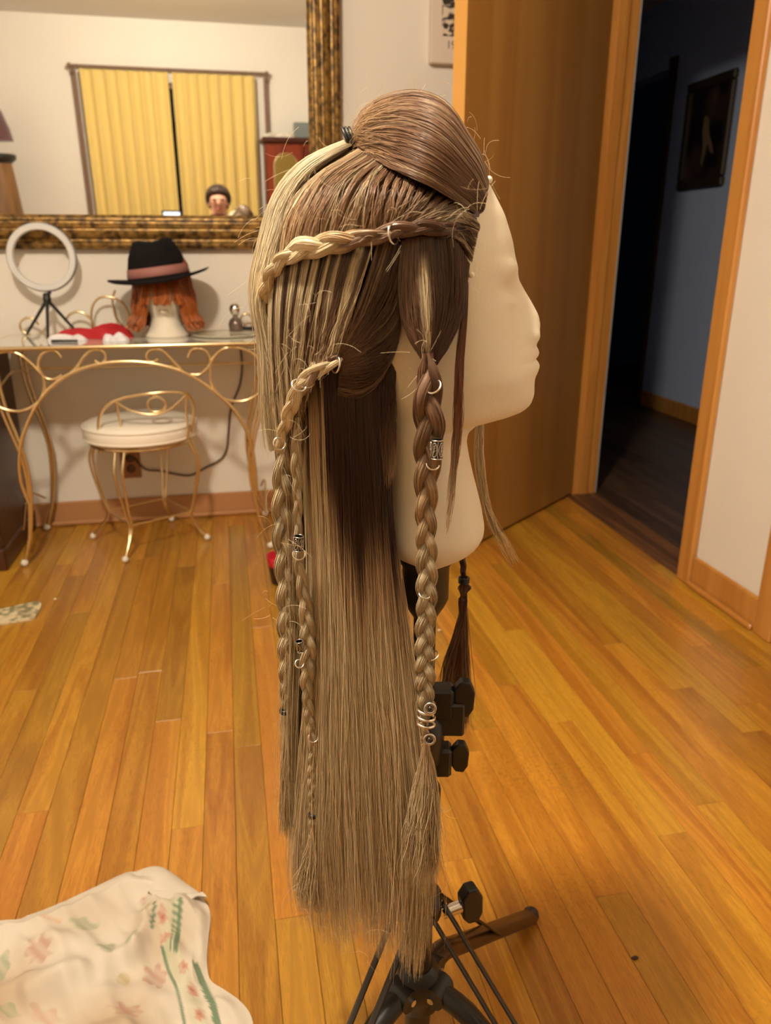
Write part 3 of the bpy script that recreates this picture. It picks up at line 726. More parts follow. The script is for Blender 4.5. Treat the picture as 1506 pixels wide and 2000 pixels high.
def crumple(name, label, cat, cx_, cy_, lx, ly, h, m_, seed, z0=TT, rot=0.0, nx=26, ny=16, floor_=0.002):
    """a loosely heaped cloth: closed, folded mound"""
    rnd = np.random.default_rng(seed)
    u, v = np.meshgrid(np.linspace(-1, 1, nx), np.linspace(-1, 1, ny), indexing='ij')
    ph = rnd.uniform(0, 6.28, 6); k = rnd.uniform(1.5, 5, 6)
    edge = np.clip(1 - np.maximum(np.abs(u), np.abs(v)) ** 3, 0, 1)
    z = h * edge ** 0.6 * (0.55 + 0.25 * np.sin(k[0] * u + ph[0] + 2 * v) + 0.2 * np.sin(k[1] * v * 1.5 + ph[1] + k[2] * u))
    jx = 0.12 * np.sin(k[3] * v * 1.3 + ph[3]); jy = 0.25 * np.sin(k[4] * u + ph[4]) + 0.12 * np.sin(7 * u + ph[5])
    X = (u + jx) * lx; Y = (v + jy) * ly
    c_, s_ = math.cos(rot), math.sin(rot)
    top = np.stack([cx_ + X * c_ - Y * s_, cy_ + X * s_ + Y * c_, z0 + floor_ + np.maximum(z, 0)], -1)
    bot = top.copy(); bot[..., 2] = z0
    mb = MB().grid(top).grid(bot[::-1])
    for a, b2 in ((top[0], bot[0]), (bot[-1], top[-1])): mb.grid(np.stack([a, b2]))
    for a, b2 in ((bot[:, 0], top[:, 0]), (top[:, -1], bot[:, -1])): mb.grid(np.stack([a, b2]))
    return tag(mb.build(name, m_), label, cat)
c = on_z(190, 655, TZ)
crumple('red_cloth', 'crumpled bright red cloth lying beside the ring light', 'cloth', on_y(183, 645, 2.72)[0], 2.735, 0.11, 0.035, 0.062, mat('red_fabric', srgb(176, 24, 34), 0.75), 4, rot=0.05)
crumple('paper_tissue', 'white folded paper sheet in front of the red cloth', 'paper', on_y(130, 655, 2.66)[0], 2.665, 0.055, 0.018, 0.022, mat('white_paper', srgb(226, 222, 228), 0.7), 6, rot=0.1)
crumple('tissue_packet', 'small white packet near the front edge, right of the red cloth', 'packet', on_y(224, 662, 2.60)[0], 2.62, 0.036, 0.022, 0.030, mat('white_packet', srgb(222, 220, 228), 0.5), 9)
pen = MB().tube([(on_y(100, 662, 2.63)[0], 2.63, TT + 0.004), (on_y(152, 662, 2.625)[0], 2.615, TT + 0.004)], 0.004, 8).build('makeup_pencil', M['black'])
tag(pen, 'thin black pencil lying between the ring light leg and tissue', 'pencil')
pb = on_y(461, 640, 2.83)
bt = thing('perfume_bottle', 'small silver-topped perfume bottle at the right end of the vanity', 'bottle', (pb[0], 2.83, TZ))
MB().lathe([(0.014, TT), (0.024, TT + 0.004), (0.026, TT + 0.03), (0.020, TT + 0.045), (0.009, TT + 0.052), (0.009, TT + 0.058)], (pb[0], 2.83, 0), 20).build('body', mat('smoky_glass', srgb(120, 104, 98), 0.1, 0.4), bt)
MB().lathe([(0.010, TT + 0.058), (0.017, TT + 0.066), (0.020, TT + 0.082), (0.015, TT + 0.096), (0.0, TT + 0.102)], (pb[0], 2.83, 0), 20).build('stopper', M['chrome'], bt)
tb = MB().box((pb[0] + 0.008, 2.845, TT), (pb[0] + 0.075, 2.875, TT + 0.016), bevel=0.004).build('makeup_compact', M['black'], smooth=False)
tag(tb, 'flat black makeup case beside the perfume bottle', 'makeup')
dish = MB().lathe([(0.0, TT), (0.105, TT), (0.118, TT + 0.005), (0.118, TT + 0.007), (0.1, TT + 0.004), (0.0, TT + 0.003)], (HX_ + 0.20, 2.74, 0), 36).build('glass_plate', mat('cream_glass', srgb(222, 214, 190), 0.1))
tag(dish, 'flat pale glass plate to the right of the foam head', 'plate')
dish.location.x -= 0.0

# ------------------------------------------------------------------ wire stool with a white cushion
sx, sy = -0.318, 2.70
st = thing('vanity_stool', 'gold wire vanity stool with a round white cushion', 'stool', (sx, sy, 0))
cush = mat('white_vinyl', srgb(240, 232, 220), 0.35)
sr = 0.19
MB().lathe([(0, 0.385), (sr - 0.03, 0.385), (sr - 0.006, 0.39), (sr, 0.402), (sr + 0.001, 0.425), (sr - 0.002, 0.436), (sr - 0.012, 0.447), (sr - 0.05, 0.456), (0.05, 0.461), (0, 0.461)], (sx, sy, 0), 44).build('cushion', cush, st)
for z, rr2 in ((0.437, sr), (0.398, sr)):
    MB().torus((sx, sy, z), rr2, 0.0032, (0, 0, 1), 44, 6).build('piping', cush, st)
MB().torus((sx, sy, 0.378), sr - 0.02, 0.005, (0, 0, 1), 40, 8).build('seat_ring', M['gold'], st)
feet = [np.array([-0.39, 2.50, 0]), np.array([-0.122, 2.66, 0]), np.array([-0.532, 2.755, 0]), np.array([-0.262, 2.895, 0])]
mids = []
for ft in feet:
    d = ft[:2] - np.array([sx, sy]); d /= np.linalg.norm(d)
    tn = np.array([-d[1], d[0]])
    lg = MB()
    for s in (-1, 1):
        lg.tube(curve([(*(np.array([sx, sy]) + d * (sr - 0.025) + tn * s * 0.016), 0.376), (*(np.array([sx, sy]) + d * (sr + 0.0) + tn * s * 0.014), 0.30),
                       (*(np.array([sx, sy]) + d * (sr - 0.025) + tn * s * 0.007), 0.16), (*(np.array([sx, sy]) + d * (sr - 0.04) + tn * s * 0.004), 0.10), (*ft[:2] * 0.75 + np.array([sx, sy]) * 0.25 + d * 0.0, 0.05) if False else (*(ft[:2] - d * 0.03), 0.045), (*ft[:2], 0.012)], 36), 0.0045, 8)
    lo = lg.build('leg', M['gold'], st)
    MB().ball((ft[0], ft[1], 0.0115), 0.0115, 12).build('foot_cap', M['rubber'], lo)
    mids.append(np.r_[np.array([sx, sy]) + d * (sr - 0.038), 0.11])
order = [0, 1, 3, 2]
for i in range(4):
    MB().tube([mids[order[i]], mids[order[(i + 1) % 4]]], 0.0036, 8).build('stretcher', M['gold'], st)
# low hooped backrest on the camera's side
bk = [z3(525, 655), z3(520, 560), z3(522, 480), z3(545, 425), z3(600, 385), z3(690, 360), z3(800, 345), z3(920, 338), z3(985, 350), z3(1015, 400), z3(1015, 480), z3(995, 560)]
yb_ = [2.60, 2.575, 2.56, 2.55, 2.54, 2.53, 2.525, 2.535, 2.55, 2.575, 2.60, 2.63]
MB().tube(curve([on_y(*p, y) for p, y in zip(bk, yb_)], 50), 0.0055, 8).build('back_hoop', M['gold'], st)
for pts in ([z3(610, 390), z3(665, 425), z3(740, 450), z3(820, 455), z3(890, 430), z3(940, 390), z3(975, 355)], [z3(790, 352), z3(850, 372), z3(872, 405), z3(850, 435), z3(800, 440), z3(775, 405), z3(790, 375), z3(815, 365)]):
    MB().tube(curve([on_y(*p, 2.53) for p in pts], 36), 0.0042, 8).build('back_scroll', M['gold'], st)
for pts in ([z3(610, 395), z3(625, 470), z3(645, 580), z3(662, 660)], [z3(978, 350), z3(978, 430), z3(985, 510), z3(985, 590)]):
    MB().tube(curve([on_y(*p, 2.53 + 0.02 * k) for k, p in enumerate(pts)], 24), 0.004, 8).build('back_rod', M['gold'], st)

# outlet and cord on the wall behind the stool
ol = thing('wall_outlet', 'brown wall outlet plate low on the wall behind the stool', 'outlet', (on_y(255, 905, YB)[0], YB - 0.003, 0.24))
oc = on_y(255, 905, YB - 0.003)
MB().box((oc[0] - 0.036, YB - 0.007, oc[2] - 0.057), (oc[0] + 0.036, YB - 0.0005, oc[2] + 0.057), bevel=0.002).build('plate', mat('brown_bakelite', srgb(150, 100, 62), 0.5), ol, smooth=False)
for dz in (-0.02, 0.02):
    MB().lathe([(0.017, 0), (0.016, 0.002), (0, 0.0025)], (oc[0], YB - 0.0071, oc[2] + dz), 16, (0, -1, 0)).build('socket', mat('dark_socket', srgb(90, 58, 36), 0.5), ol)
ol.location = (oc[0], YB - 0.003, oc[2] - 0.057)
for ch in ol.children: ch.data.transform(Matrix.Translation(Vector(ROOT[ol.name]) - ol.location)) if ch.data.users == 1 else None
cd = [z3(655, 685), z3(700, 680), z3(730, 715), z3(770, 745), z3(850, 752), z3(930, 770), z3(1000, 775), z3(1080, 735), z3(1160, 690), z3(1190, 640), z3(1200, 540), z3(1215, 420), z3(1260, 300), z3(1272, 200), z3(1265, 110)]
cord = MB().tube(curve([on_y(*p, YB - 0.012) for p in cd], 70), 0.0035, 8).build('power_cord', mat('brown_cord', srgb(70, 44, 30), 0.5))
tag(cord, 'thin brown power cord running down the wall to the outlet', 'cord')

# ------------------------------------------------------------------ dark wooden wardrobe cut by the left edge
wx1 = -0.766
wd = thing('wooden_chest', 'dark brown wooden chest at the left edge beside the vanity', 'chest', (-1.2, 2.70, 0))
dw = wood('dark_walnut', srgb(74, 40, 24), srgb(44, 22, 14), 'Z', 0.35, 7.0, rnd=False)
MB().box((-1.6, 2.515, 0.03), (wx1, 2.925, 0.675), bevel=0.004).build('carcass', dw, wd, smooth=False)
MB().box((-1.62, 2.50, 0.0), (wx1 + 0.005, 2.93, 0.075), bevel=0.006).build('plinth', dw, wd, smooth=False)
MB().box((-1.62, 2.49, 0.6755), (wx1 + 0.005, 2.93, 0.70), bevel=0.006).build('chest_top', dw, wd, smooth=False)
for k in range(3):
    dr = MB().box((-1.575, 2.502, 0.10 + k * 0.192), (wx1 - 0.025, 2.5145, 0.275 + k * 0.192), bevel=0.004).build('drawer', dw, wd, smooth=False)
    for xx in (-1.4, -1.0):
        MB().ball((xx, 2.492, 0.187 + k * 0.192), 0.012, 10).build('knob', M['gold'], dr)

# ------------------------------------------------------------------ frame of the wig head: x forward (face), y away from the camera
PHI = math.radians(13.2)
HC = np.array([0.145, 0.62, 0.0])
EX = np.array([math.cos(PHI), -math.sin(PHI), 0]); EY = np.array([math.sin(PHI), math.cos(PHI), 0])
def hp(px, py, n=0.0):
    """point of the head seen at (px, py), n metres in front of the head's mid plane"""
    r = ray(px, py); t = ((HC - CAMP).dot(EY) - n) / r.dot(EY)
    return CAMP + r * t
def hl(px, py, n=0.0):
    p = hp(px, py, n) - HC
    return np.array([p.dot(EX), p[2]])
def hw(x, y, z): return HC + np.multiply.outer(x, EX) + np.multiply.outer(y, EY) + np.multiply.outer(z, np.array([0, 0, 1.0]))
def flip(P):
    """mirror points across the head's mid plane"""
    d = (np.asarray(P) - HC) @ EY
    return np.asarray(P) - 2 * d[..., None] * EY

# profile of the foam head (pixels traced on the mid plane give its true outline)
front = [(790, 262), (860, 280), (915, 318), (955, 360), (985, 420), (1000, 470), (1008, 520), (1013, 545), (1024, 565), (1040, 592), (1052, 615), (1056, 634), (1052, 652), (1045, 664), (1043, 670),
         (1052, 682), (1054, 692), (1050, 700), (1051, 704), (1055, 713), (1050, 726), (1044, 736), (1043, 752), (1043, 768), (1036, 788), (1018, 803), (985, 811), (945, 817), (924, 825), (913, 842), (911, 860),
         (916, 890), (924, 925), (933, 960), (940, 990), (945, 1020), (944, 1036), (934, 1052), (915, 1064), (880, 1072)]
smooth_front = [(790, 262), (860, 280), (915, 318), (955, 360), (985, 420), (1000, 470), (1007, 520), (1009, 545), (1010, 565), (1012, 592), (1014, 615), (1016, 634), (1018, 652), (1021, 664), (1022, 670),
                (1025, 682), (1027, 692), (1029, 700), (1030, 704), (1032, 713), (1034, 726), (1035, 736), (1036, 752), (1037, 768), (1032, 788), (1016, 803), (985, 811), (945, 817), (924, 825), (913, 842), (911, 860),
                (916, 890), (924, 925), (933, 960), (940, 990), (945, 1020), (944, 1036), (934, 1052), (915, 1064), (880, 1072)]
back = [(790, 262), (720, 292), (655, 350), (610, 420), (590, 480), (583, 530), (587, 590), (595, 640), (630, 700), (670, 750), (705, 800), (725, 850), (735, 920), (736, 990), (733, 1030), (738, 1052), (760, 1066), (800, 1072)]
def prof_fn(pts, sm=4.0):
    a = np.array([hl(*p) for p in pts]); o = np.argsort(a[:, 1]); a = a[o]
    zz = np.linspace(a[0, 1], a[-1, 1], 900); xx = np.interp(zz, a[:, 1], a[:, 0])
    k = np.exp(-0.5 * (np.arange(-40, 41) / sm) ** 2); k /= k.sum()
    xs = np.convolve(np.pad(xx, 40, 'reflect', reflect_type='odd'), k, 'valid')
    return lambda z: np.interp(z, zz, xs)
zf = np.array([hl(*p)[1] for p in front])
fF, fS, fB = prof_fn(front, 4.5), prof_fn(smooth_front, 7.0), prof_fn(back, 16.0)
ZT, ZB = zf.max(), max(hl(880, 1072)[1], hl(800, 1072)[1])
zw = [(hl(800, y)[1], w) for y, w in ((262, 0.002), (272, .022), (290, .036), (320, .049), (360, .059), (420, .068), (500, .073), (580, .073), (660, .070), (740, .064), (800, .058), (850, .0535), (920, .0535), (980, .057), (1030, .062), (1052, .059), (1072, .048))]
zw = np.array(sorted(zw))
_z = np.linspace(zw[0, 0], zw[-1, 0], 900); _w = np.interp(_z, zw[:, 0], zw[:, 1])
_k = np.exp(-0.5 * (np.arange(-60, 61) / 20.0) ** 2); _k /= _k.sum()
_w = np.convolve(np.pad(_w, 60, 'reflect', reflect_type='odd'), _k, 'valid')
fW = lambda z: np.interp(z, _z, np.maximum(_w, 0.002))
NZ, NT = 170, 120
zs = np.concatenate([np.linspace(ZB, ZT, NZ)])
zs = ZB + (ZT - ZB) * (0.5 - 0.5 * np.cos(np.linspace(0, PI, NZ))) * 0.35 + (zs - ZB) * 0.65
ang = np.linspace(0, 2 * PI, NT, endpoint=False)
ang = ang - 0.28 * np.sin(ang)                      # more points round the face
z_eye, z_nose, z_mouth, z_chin = hl(985, 575)[1], hl(1052, 640)[1], hl(1052, 700)[1], hl(1040, 770)[1]
Gx = np.zeros((NZ, NT)); Gy = np.zeros((NZ, NT))
for i, z in enumerate(zs):
    xf, xs_, xb, w = fF(z), fS(z), fB(z), fW(z)
    xm = xb + (xs_ - xb) * 0.46
    ca, sa = np.cos(ang), np.sin(ang)
    jaw = np.clip((hl(1000, 730)[1] - z) / 0.03, 0, 1) * (z > hl(1000, 822)[1])
    ee = 0.86 + 0.10 * jaw
    x = np.where(ca >= 0, xm + (xs_ - xm) * np.abs(ca) ** ee, xm - (xm - xb) * np.abs(ca) ** 0.92)
    y = w * np.sign(sa) * np.abs(sa) ** 0.92
    face = ca > 0
    # narrower towards the chin
    y = y * (1 - np.where(face, 0.30 * jaw * ca ** 2, 0))
    wn = np.interp(z, [z_chin, z_mouth - .006, z_mouth + .012, z_nose, z_nose + 0.028, z_eye + .01], [.02, .022, .017, .0125, .008, .010])
    add = (xf - xs_) * np.exp(-(y / wn) ** 2)
    # nostrils' wings
    add += 0.006 * np.exp(-((np.abs(y) - .011) / .006) ** 2 - ((z - (z_nose - .006)) / .008) ** 2)
    # eye sockets, closed lids, brow
    add -= 0.008 * np.exp(-((np.abs(y) - .030) / .015) ** 2 - ((z - (z_eye + .002)) / .011) ** 2)
    add += 0.0055 * np.exp(-((np.abs(y) - .031) / .012) ** 2 - ((z - (z_eye - .003)) / .006) ** 2)
    add += 0.0025 * np.exp(-((np.abs(y) - .030) / .02) ** 2 - ((z - (z_eye + .020)) / .007) ** 2)
    # mouth crease
    add -= 0.0022 * np.exp(-(y / .02) ** 2 - ((z - z_mouth) / .0022) ** 2)
    x = x + np.where(face, add, 0)
    Gx[i], Gy[i] = x, y
# ears: low foam relief
xe, ze = hl(775, 640, 0.07)
ear = np.exp(-((Gx - xe) / .013) ** 2 - ((zs[:, None] - ze) / .026) ** 2)
ear2 = np.exp(-((Gx - xe - .003) / .007) ** 2 - ((zs[:, None] - ze) / .016) ** 2)
Gy = Gy + np.sign(Gy) * (0.010 * ear - 0.006 * ear2)
HG = hw(Gx, Gy, np.repeat(zs[:, None], NT, 1))
m, nt, b = nodes('styrofoam')
b.inputs['Base Color'].default_value = (*srgb(232, 222, 202), 1); b.inputs['Roughness'].default_value = 0.55
b.inputs['Subsurface Weight'].default_value = 0.12; b.inputs['Subsurface Radius'].default_value = (0.03, 0.018, 0.008); b.inputs['Subsurface Scale'].default_value = 0.35
tc = nt.nodes.new('ShaderNodeTexCoord'); vo = nt.nodes.new('ShaderNodeTexVoronoi'); vo.inputs['Scale'].default_value = 420
bp = nt.nodes.new('ShaderNodeBump'); bp.inputs['Strength'].default_value = 0.12; bp.inputs['Distance'].default_value = 0.0008
nt.links.new(tc.outputs['Object'], vo.inputs['Vector']); nt.links.new(vo.outputs['Distance'], bp.inputs['Height']); nt.links.new(bp.outputs[0], b.inputs['Normal'])
mb = MB().grid(HG, close_v=True); mb.fan(HG[0][::-1]); mb.fan(HG[-1])
head = mb.build('mannequin_head', m)
tag(head, 'large white foam mannequin head in profile wearing the long braided wig', 'mannequin head')

# pearl-headed pins along the hairline
pearl = mat('pearl', srgb(244, 234, 214), 0.2)
for (px, py, n, lab) in ((955, 351, 0.001, 'pearl-headed pin at the top of the forehead hairline'), (943, 425, 0.046, 'pearl-headed pin halfway down the hairline above the temple'), (921, 537, 0.070, 'pearl-headed pin lowest on the hairline by the temple')):
    c = hp(px, py, n); d = EX * 0.5 - EY * (0.8 if n > 0.02 else 0.1) + np.array([0, 0, 0.45]); d /= np.linalg.norm(d)
    pn = thing('pearl_pin', lab, 'pin', tuple(c - d * 0.004), 'pins along the wig hairline')
    MB().ball(c, 0.0029 if n < 0.06 else 0.0022, 14).build('pearl', pearl, pn)
    MB().tube([c, c - d * 0.012], 0.0004, 6).build('shaft', M['chrome'], pn)

# ------------------------------------------------------------------ tripod stand carrying the head
TCX = hp(832, 1090, 0.0); TC = np.array([TCX[0], TCX[1]])
bk_ = mat('black_satin_metal', (0.014, 0.012, 0.011), 0.38)
tr = thing('wig_tripod', 'black metal tripod stand holding up the mannequin head', 'tripod', (TC[0], TC[1], 0))
ZBASE = ZB
def ax_(z): return np.array([TC[0], TC[1], z])
MB().lathe([(0.026, ZBASE - 0.0005), (0.026, ZBASE - 0.006), (0.024, ZBASE - 0.012), (0.0215, ZBASE - 0.016), (0.0215, ZBASE - 0.048), (0.018, ZBASE - 0.056), (0.012, ZBASE - 0.066)], ax_(0), 28).build('head_mount', bk_, tr)
MB().tube([ax_(ZBASE - 0.06), ax_(0.24)], 0.0105, 16).build('inner_column', bk_, tr)
MB().tube([ax_(0.53), ax_(0.16)], 0.0148, 20).build('outer_column', bk_, tr)
MB().lathe([(0.016, 0), (0.0215, 0.004), (0.0215, 0.045), (0.016, 0.052)], ax_(0.52), 20).build('clamp_collar', bk_, tr)
MB().lathe([(0.016, 0), (0.0195, 0.003), (0.0195, 0.03), (0.016, 0.034)], ax_(0.455), 20).build('clamp_collar', bk_, tr)
def knob(c, d, size, name='clamp_knob', stem=None):
    """a wing knob: flat six-sided grip on a stub"""
    d = np.asarray(d, float); d /= np.linalg.norm(d)
    up = np.array([0, 0, 1.0]); sd = np.cross(d, up); sd /= np.linalg.norm(sd)
    up = np.cross(sd, d)
    out = [(0.0, -0.55), (0.25, -0.95), (0.75, -1.0), (1.0, -0.55), (1.05, 0.35), (0.8, 0.95), (0.35, 1.0), (0.0, 0.55)]
    n = len(out)
    v = []
    for s in (-0.32, 0.32):
        v += [c + d * a * size + up * h * size + sd * s * size for a, h in out]
    kb = MB().add(v, [list(range(n))[::-1], list(range(n, 2 * n))] + [[i, (i + 1) % n, n + (i + 1) % n, n + i] for i in range(n)]).build(name, bk_, tr, smooth=False)
    bv = kb.modifiers.new('edge', 'BEVEL'); bv.width = size * 0.1; bv.segments = 2
    MB().tube([c - d * (stem or size * 0.8), c + d * size * 0.2], size * 0.28, 12).build('knob_screw', M['chrome'] if stem else bk_, kb)
    return kb
kd = EX + 0.25 * EY
for py, size, z_lug in ((1368, 0.0195, 0.0), (1482, 0.0165, 0.0)):
    c = hp(866, py, 0.0)
    zc = c[2]
    MB().box((-0.016, -0.011, -0.018), (0.016, 0.011, 0.018), bevel=0.003).add([], []) if False else None
    lug = np.array([TC[0], TC[1], zc]) + EX * 0.016
    R3 = np.array([EX, EY, [0, 0, 1]]).T
    mbx = MB().box((-0.015, -0.010, -0.0165), (0.013, 0.010, 0.0165), bevel=0.003)
    mbx.v = [v @ R3.T + lug for v in mbx.v]
    mbx.build('clamp_lug', bk_, tr, smooth=False)
    knob(np.array([TC[0], TC[1], zc]) + EX * 0.029 + np.array([0, 0, 0.004]), EX, size)
# the extra mounting bracket under the upper knob
mbx = MB().box((-0.01, -0.009, -0.02), (0.018, 0.009, 0.016), bevel=0.002)
c = hp(880, 1395, 0.0); mbx.v = [v @ R3.T + np.array([TC[0], TC[1], c[2]]) + EX * 0.022 for v in mbx.v]; mbx.build('bracket', bk_, tr, smooth=False)
# leg hub with lugs, three legs with braces
HZ = 0.222
MB().lathe([(0.0155, 0), (0.026, 0.004), (0.027, 0.035), (0.022, 0.05), (0.0155, 0.055)], ax_(HZ - 0.03), 24).build('leg_hub', bk_, tr)
LZ = 0.335
MB().lathe([(0.0155, 0), (0.024, 0.003), (0.024, 0.026), (0.0155, 0.03)], ax_(LZ - 0.015), 24).build('brace_collar', bk_, tr)
feetT = [np.array([0.404, 0.852, 0.012]), np.array([-0.060, 0.475, 0.012]), np.array([0.40, 0.40, 0.012])]
lit_tone = mat('black_metal_lit_tone', srgb(70, 46, 28), 0.35, 0.4)  # lamplight on the first leg put into its colour, others stay black
for k, ft in enumerate(feetT):
    d = ft[:2] - TC; Lr = np.linalg.norm(d); d /= Lr
    s = np.array([*(TC + d * 0.024), HZ])
    bend = np.array([*(TC + d * 0.085), HZ - 0.030])
    e = ft.copy()
    path = curve([s, s * 0.5 + bend * 0.5 + np.array([*(d * 0.002), 0.006]), bend, bend * 0.5 + e * 0.5, e], 30)
    lg = MB().tube(path, 0.0132, 14, flat=0.85).build('leg', bk_ if k else lit_tone, tr)
    MB().ball(e + np.array([*(d * 0.004), 0.001]), (0.013, 0.013, 0.0125), 12).build('foot', mat('rubber_foot', (0.03, 0.02, 0.015), 0.7), lg)
    # pivot lug
    MB().tube([s - np.array([-d[1], d[0], 0]) * 0.014, s + np.array([-d[1], d[0], 0]) * 0.014], 0.014, 14).build('pivot', bk_, lg)
    MB().tube([s - np.array([-d[1], d[0], 0]) * 0.017, s + np.array([-d[1], d[0], 0]) * 0.017], 0.004, 10).build('rivet', M['chrome'], lg)
    # flat brace strap from the lower collar up to the middle of the leg
    mid = bend * 0.55 + e * 0.45
    sd = np.array([-d[1], d[0], 0])
    st_ = np.array([*(TC + d * 0.022), LZ])
    MB().tube([st_ + sd * 0.012, mid + sd * 0.012], 0.0052, 8, flat=0.35).build('brace', bk_, lg)
    MB().tube([st_ - sd * 0.012, mid - sd * 0.012], 0.0052, 8, flat=0.35).build('brace', bk_, lg)
kc = hp(915, 1785, 0.0)
knob(np.array([TC[0], TC[1], kc[2]]) + EX * 0.045 + EY * 0.01, EX + 0.4 * EY + np.array([0, 0, 0.1]), 0.024, 'lock_knob', stem=0.022)

# ------------------------------------------------------------------ the long half-up braided wig
wig = thing('braided_wig', 'long brown-to-blonde wig with braids, silver beads and rings on the foam head', 'wig', tuple(hp(690, 1100, 0.03) * np.array([1, 1, 0]) + np.array([0, 0, 0.26])))
PXM = np.linalg.norm(hp(801, 600, 0.08) - hp(800, 600, 0.08))          # metres per pixel at the near side of the head
DKB, BRN, MID, GLD, BLD, PAL = [np.array(srgb(*c)) for c in ((86, 56, 42), (144, 108, 84), (214, 178, 138), (248, 226, 186), (250, 230, 192), (253, 238, 206))]
def vnoise(x, seed=0):
    """smooth 1-D value noise in 0..1"""
    t = np.random.default_rng(seed).random(4096)
    i = np.floor(x).astype(int); f = x - i; f = f * f * (3 - 2 * f)
    return t[i % 4096] * (1 - f) + t[(i + 1) % 4096] * f
def ramp(x, stops):
    xs = np.array([s[0] for s in stops]); cs = np.array([s[1] for s in stops])
    return np.stack([np.interp(x, xs, cs[:, k]) for k in range(3)], -1)
def across(Gd, u):
    """smooth interpolation between guide curves; Gd (G,S,3), u (K,) in 0..1 or (K,S)"""
    G, S = Gd.shape[:2]
    u = np.asarray(u)
    if u.ndim == 1: u = np.repeat(u[:, None], S, 1)
    x = np.clip(u, 0, 1) * (G - 1); i = np.clip(np.floor(x).astype(int), 0, G - 2); t = (x - i)[..., None]
    s = np.arange(S)[None]
    p0, p1, p2, p3 = (Gd[np.clip(i + k, 0, G - 1), s] for k in (-1, 0, 1, 2))
    return 0.5 * (2 * p1 + (p2 - p0) * t + (2 * p0 - 5 * p1 + 4 * p2 - p3) * t**2 + (3 * p1 - p0 - 3 * p2 + p3) * t**3)
def normals(P):
    """outward normals of a (U,S,3) sheet, away from the head's axis"""
    du = np.gradient(P, axis=0); ds = np.gradient(P, axis=1)
    N = np.cross(du, ds); N /= np.maximum(np.linalg.norm(N, axis=2, keepdims=True), 1e-12)
    c = HC + EX * hl(790, 500)[0] + np.array([0, 0, 0.0]); out = P - c; out[..., 2] = out[..., 2] * 0 + np.maximum(P[..., 2] - 0.98, 0)
    sg = np.sign((N * out).sum(2).mean())
    return N * (sg if sg != 0 else 1)
def lock(name, guides, K, colour, S=22, rad=0.00027, depth=0.006, parent=None, sheet=True, wav=0.0008, clump=0.0, nclump=30, ends=0.0, endcl=0.0, seed=1, is3d=False, fray=0.0, Ush=90, flare=None, label=None):
    """a lock of hair: a base sheet with many hairs lying over it"""
    rg = np.random.default_rng(seed)
    Gd = np.array([curve(g if is3d else [hp(*q) for q in g], S) for g in guides])
    mb = MB()
    s = np.linspace(0, 1, S)[None]
    if sheet:
        us = np.linspace(0, 1, Ush)
        Psh = across(Gd, us); N = normals(Psh)
        Psh = Psh - N * (depth * 0.85)
        cut = 0.97 if ends > 0 else 1.0
        nS = max(3, int(S * (1 - ends * 1.1))) if ends > 0 else S
        csh = colour(us[:, None] + 0 * s, s + 0 * us[:, None], np.full((Ush, 1), 0.35))
        mb.grid(Psh[:, :nS], col=csh[:, :nS])
    u0 = rg.random(K)
    if clump > 0:
        cc = (np.floor(u0 * nclump) + 0.5 + 0.5 * (rg.random(nclump)[np.floor(u0 * nclump).astype(int)] - 0.5)) / nclump
        u = u0[:, None] + (cc - u0)[:, None] * clump * np.minimum(1, s * 1.6)
    else:
        u = np.repeat(u0[:, None], S, 1)
    P = across(Gd, u)
    Nn = normals(across(Gd, np.linspace(0, 1, 60)))
    N = Nn[np.clip((u * 59).astype(int), 0, 59), np.arange(S)[None]]
    d = rg.random(K) ** 1.5 * depth
    P = P - N * d[:, None, None]
    T = np.gradient(P, axis=1); T /= np.maximum(np.linalg.norm(T, axis=2, keepdims=True), 1e-9)
    Lx = np.cross(T, N)
    ph, fq = rg.uniform(0, 6.28, (K, 1)), rg.uniform(2, 7, (K, 1))
    env = np.sin(np.clip(s * 1.3, 0, 1) * PI / 2)
    P = P + Lx * (wav * np.sin(fq * s * 3 + ph) * env * rg.uniform(0.2, 1.6, (K, 1)))[..., None] + N * (wav * 0.7 * np.sin(fq * s * 2.3 + 2 * ph) * env * rg.uniform(0, 1.4, (K, 1)))[..., None]
    if fray > 0:
        stray = (rg.random(K) < 0.12)[:, None] * rg.normal(0, fray, (K, 1))
        P = P + Lx * (stray * s ** 2)[..., None] + N * (np.abs(stray) * 0.6 * s ** 1.5)[..., None]
    col = colour(u, s + 0 * u, rg.random((K, 1)))
    if ends > 0:                                        # uneven tips
        L = 1 - ends * rg.random(K) ** 1.15
        if endcl > 0: L = L * (1 - endcl * vnoise(u0 * 13, seed + 5))
        idx = np.linspace(0, 1, S)[None] * L[:, None] * (S - 1)
        i = np.clip(idx.astype(int), 0, S - 2); f = (idx - i)[..., None]; k = np.arange(K)[:, None]
        P = P[k, i] * (1 - f) + P[k, i + 1] * f; col = col[k, i] * (1 - f) + col[k, i + 1] * f
    taper = np.repeat(np.interp(np.linspace(0, 1, S), [0, 0.8, 1.0], [1, 0.95, 0.25])[None], K, 0)
    mb.strands(P, rad * rg.uniform(0.75, 1.3, (K, 1)) * taper, col, 3, ref=EY + np.array([0.05, 0.02, 0.1]))
    ob = mb.build(name, M['hair'], parent or wig)
    if label: ob['label'] = label
    return ob
def shade(base, streaks, r, su=60, amp=0.35, lo=0.72, hi=1.2, light=BLD, thr=0.62, seed=2):
    """tone variation from hair to hair plus lighter streaks"""
    k = lo + (hi - lo) * r
    v = vnoise(streaks * su, seed)
    w = np.clip((v - thr) / 0.2, 0, 1) * amp
    return (base * (1 - w[..., None]) + light * w[..., None]) * k[..., None]

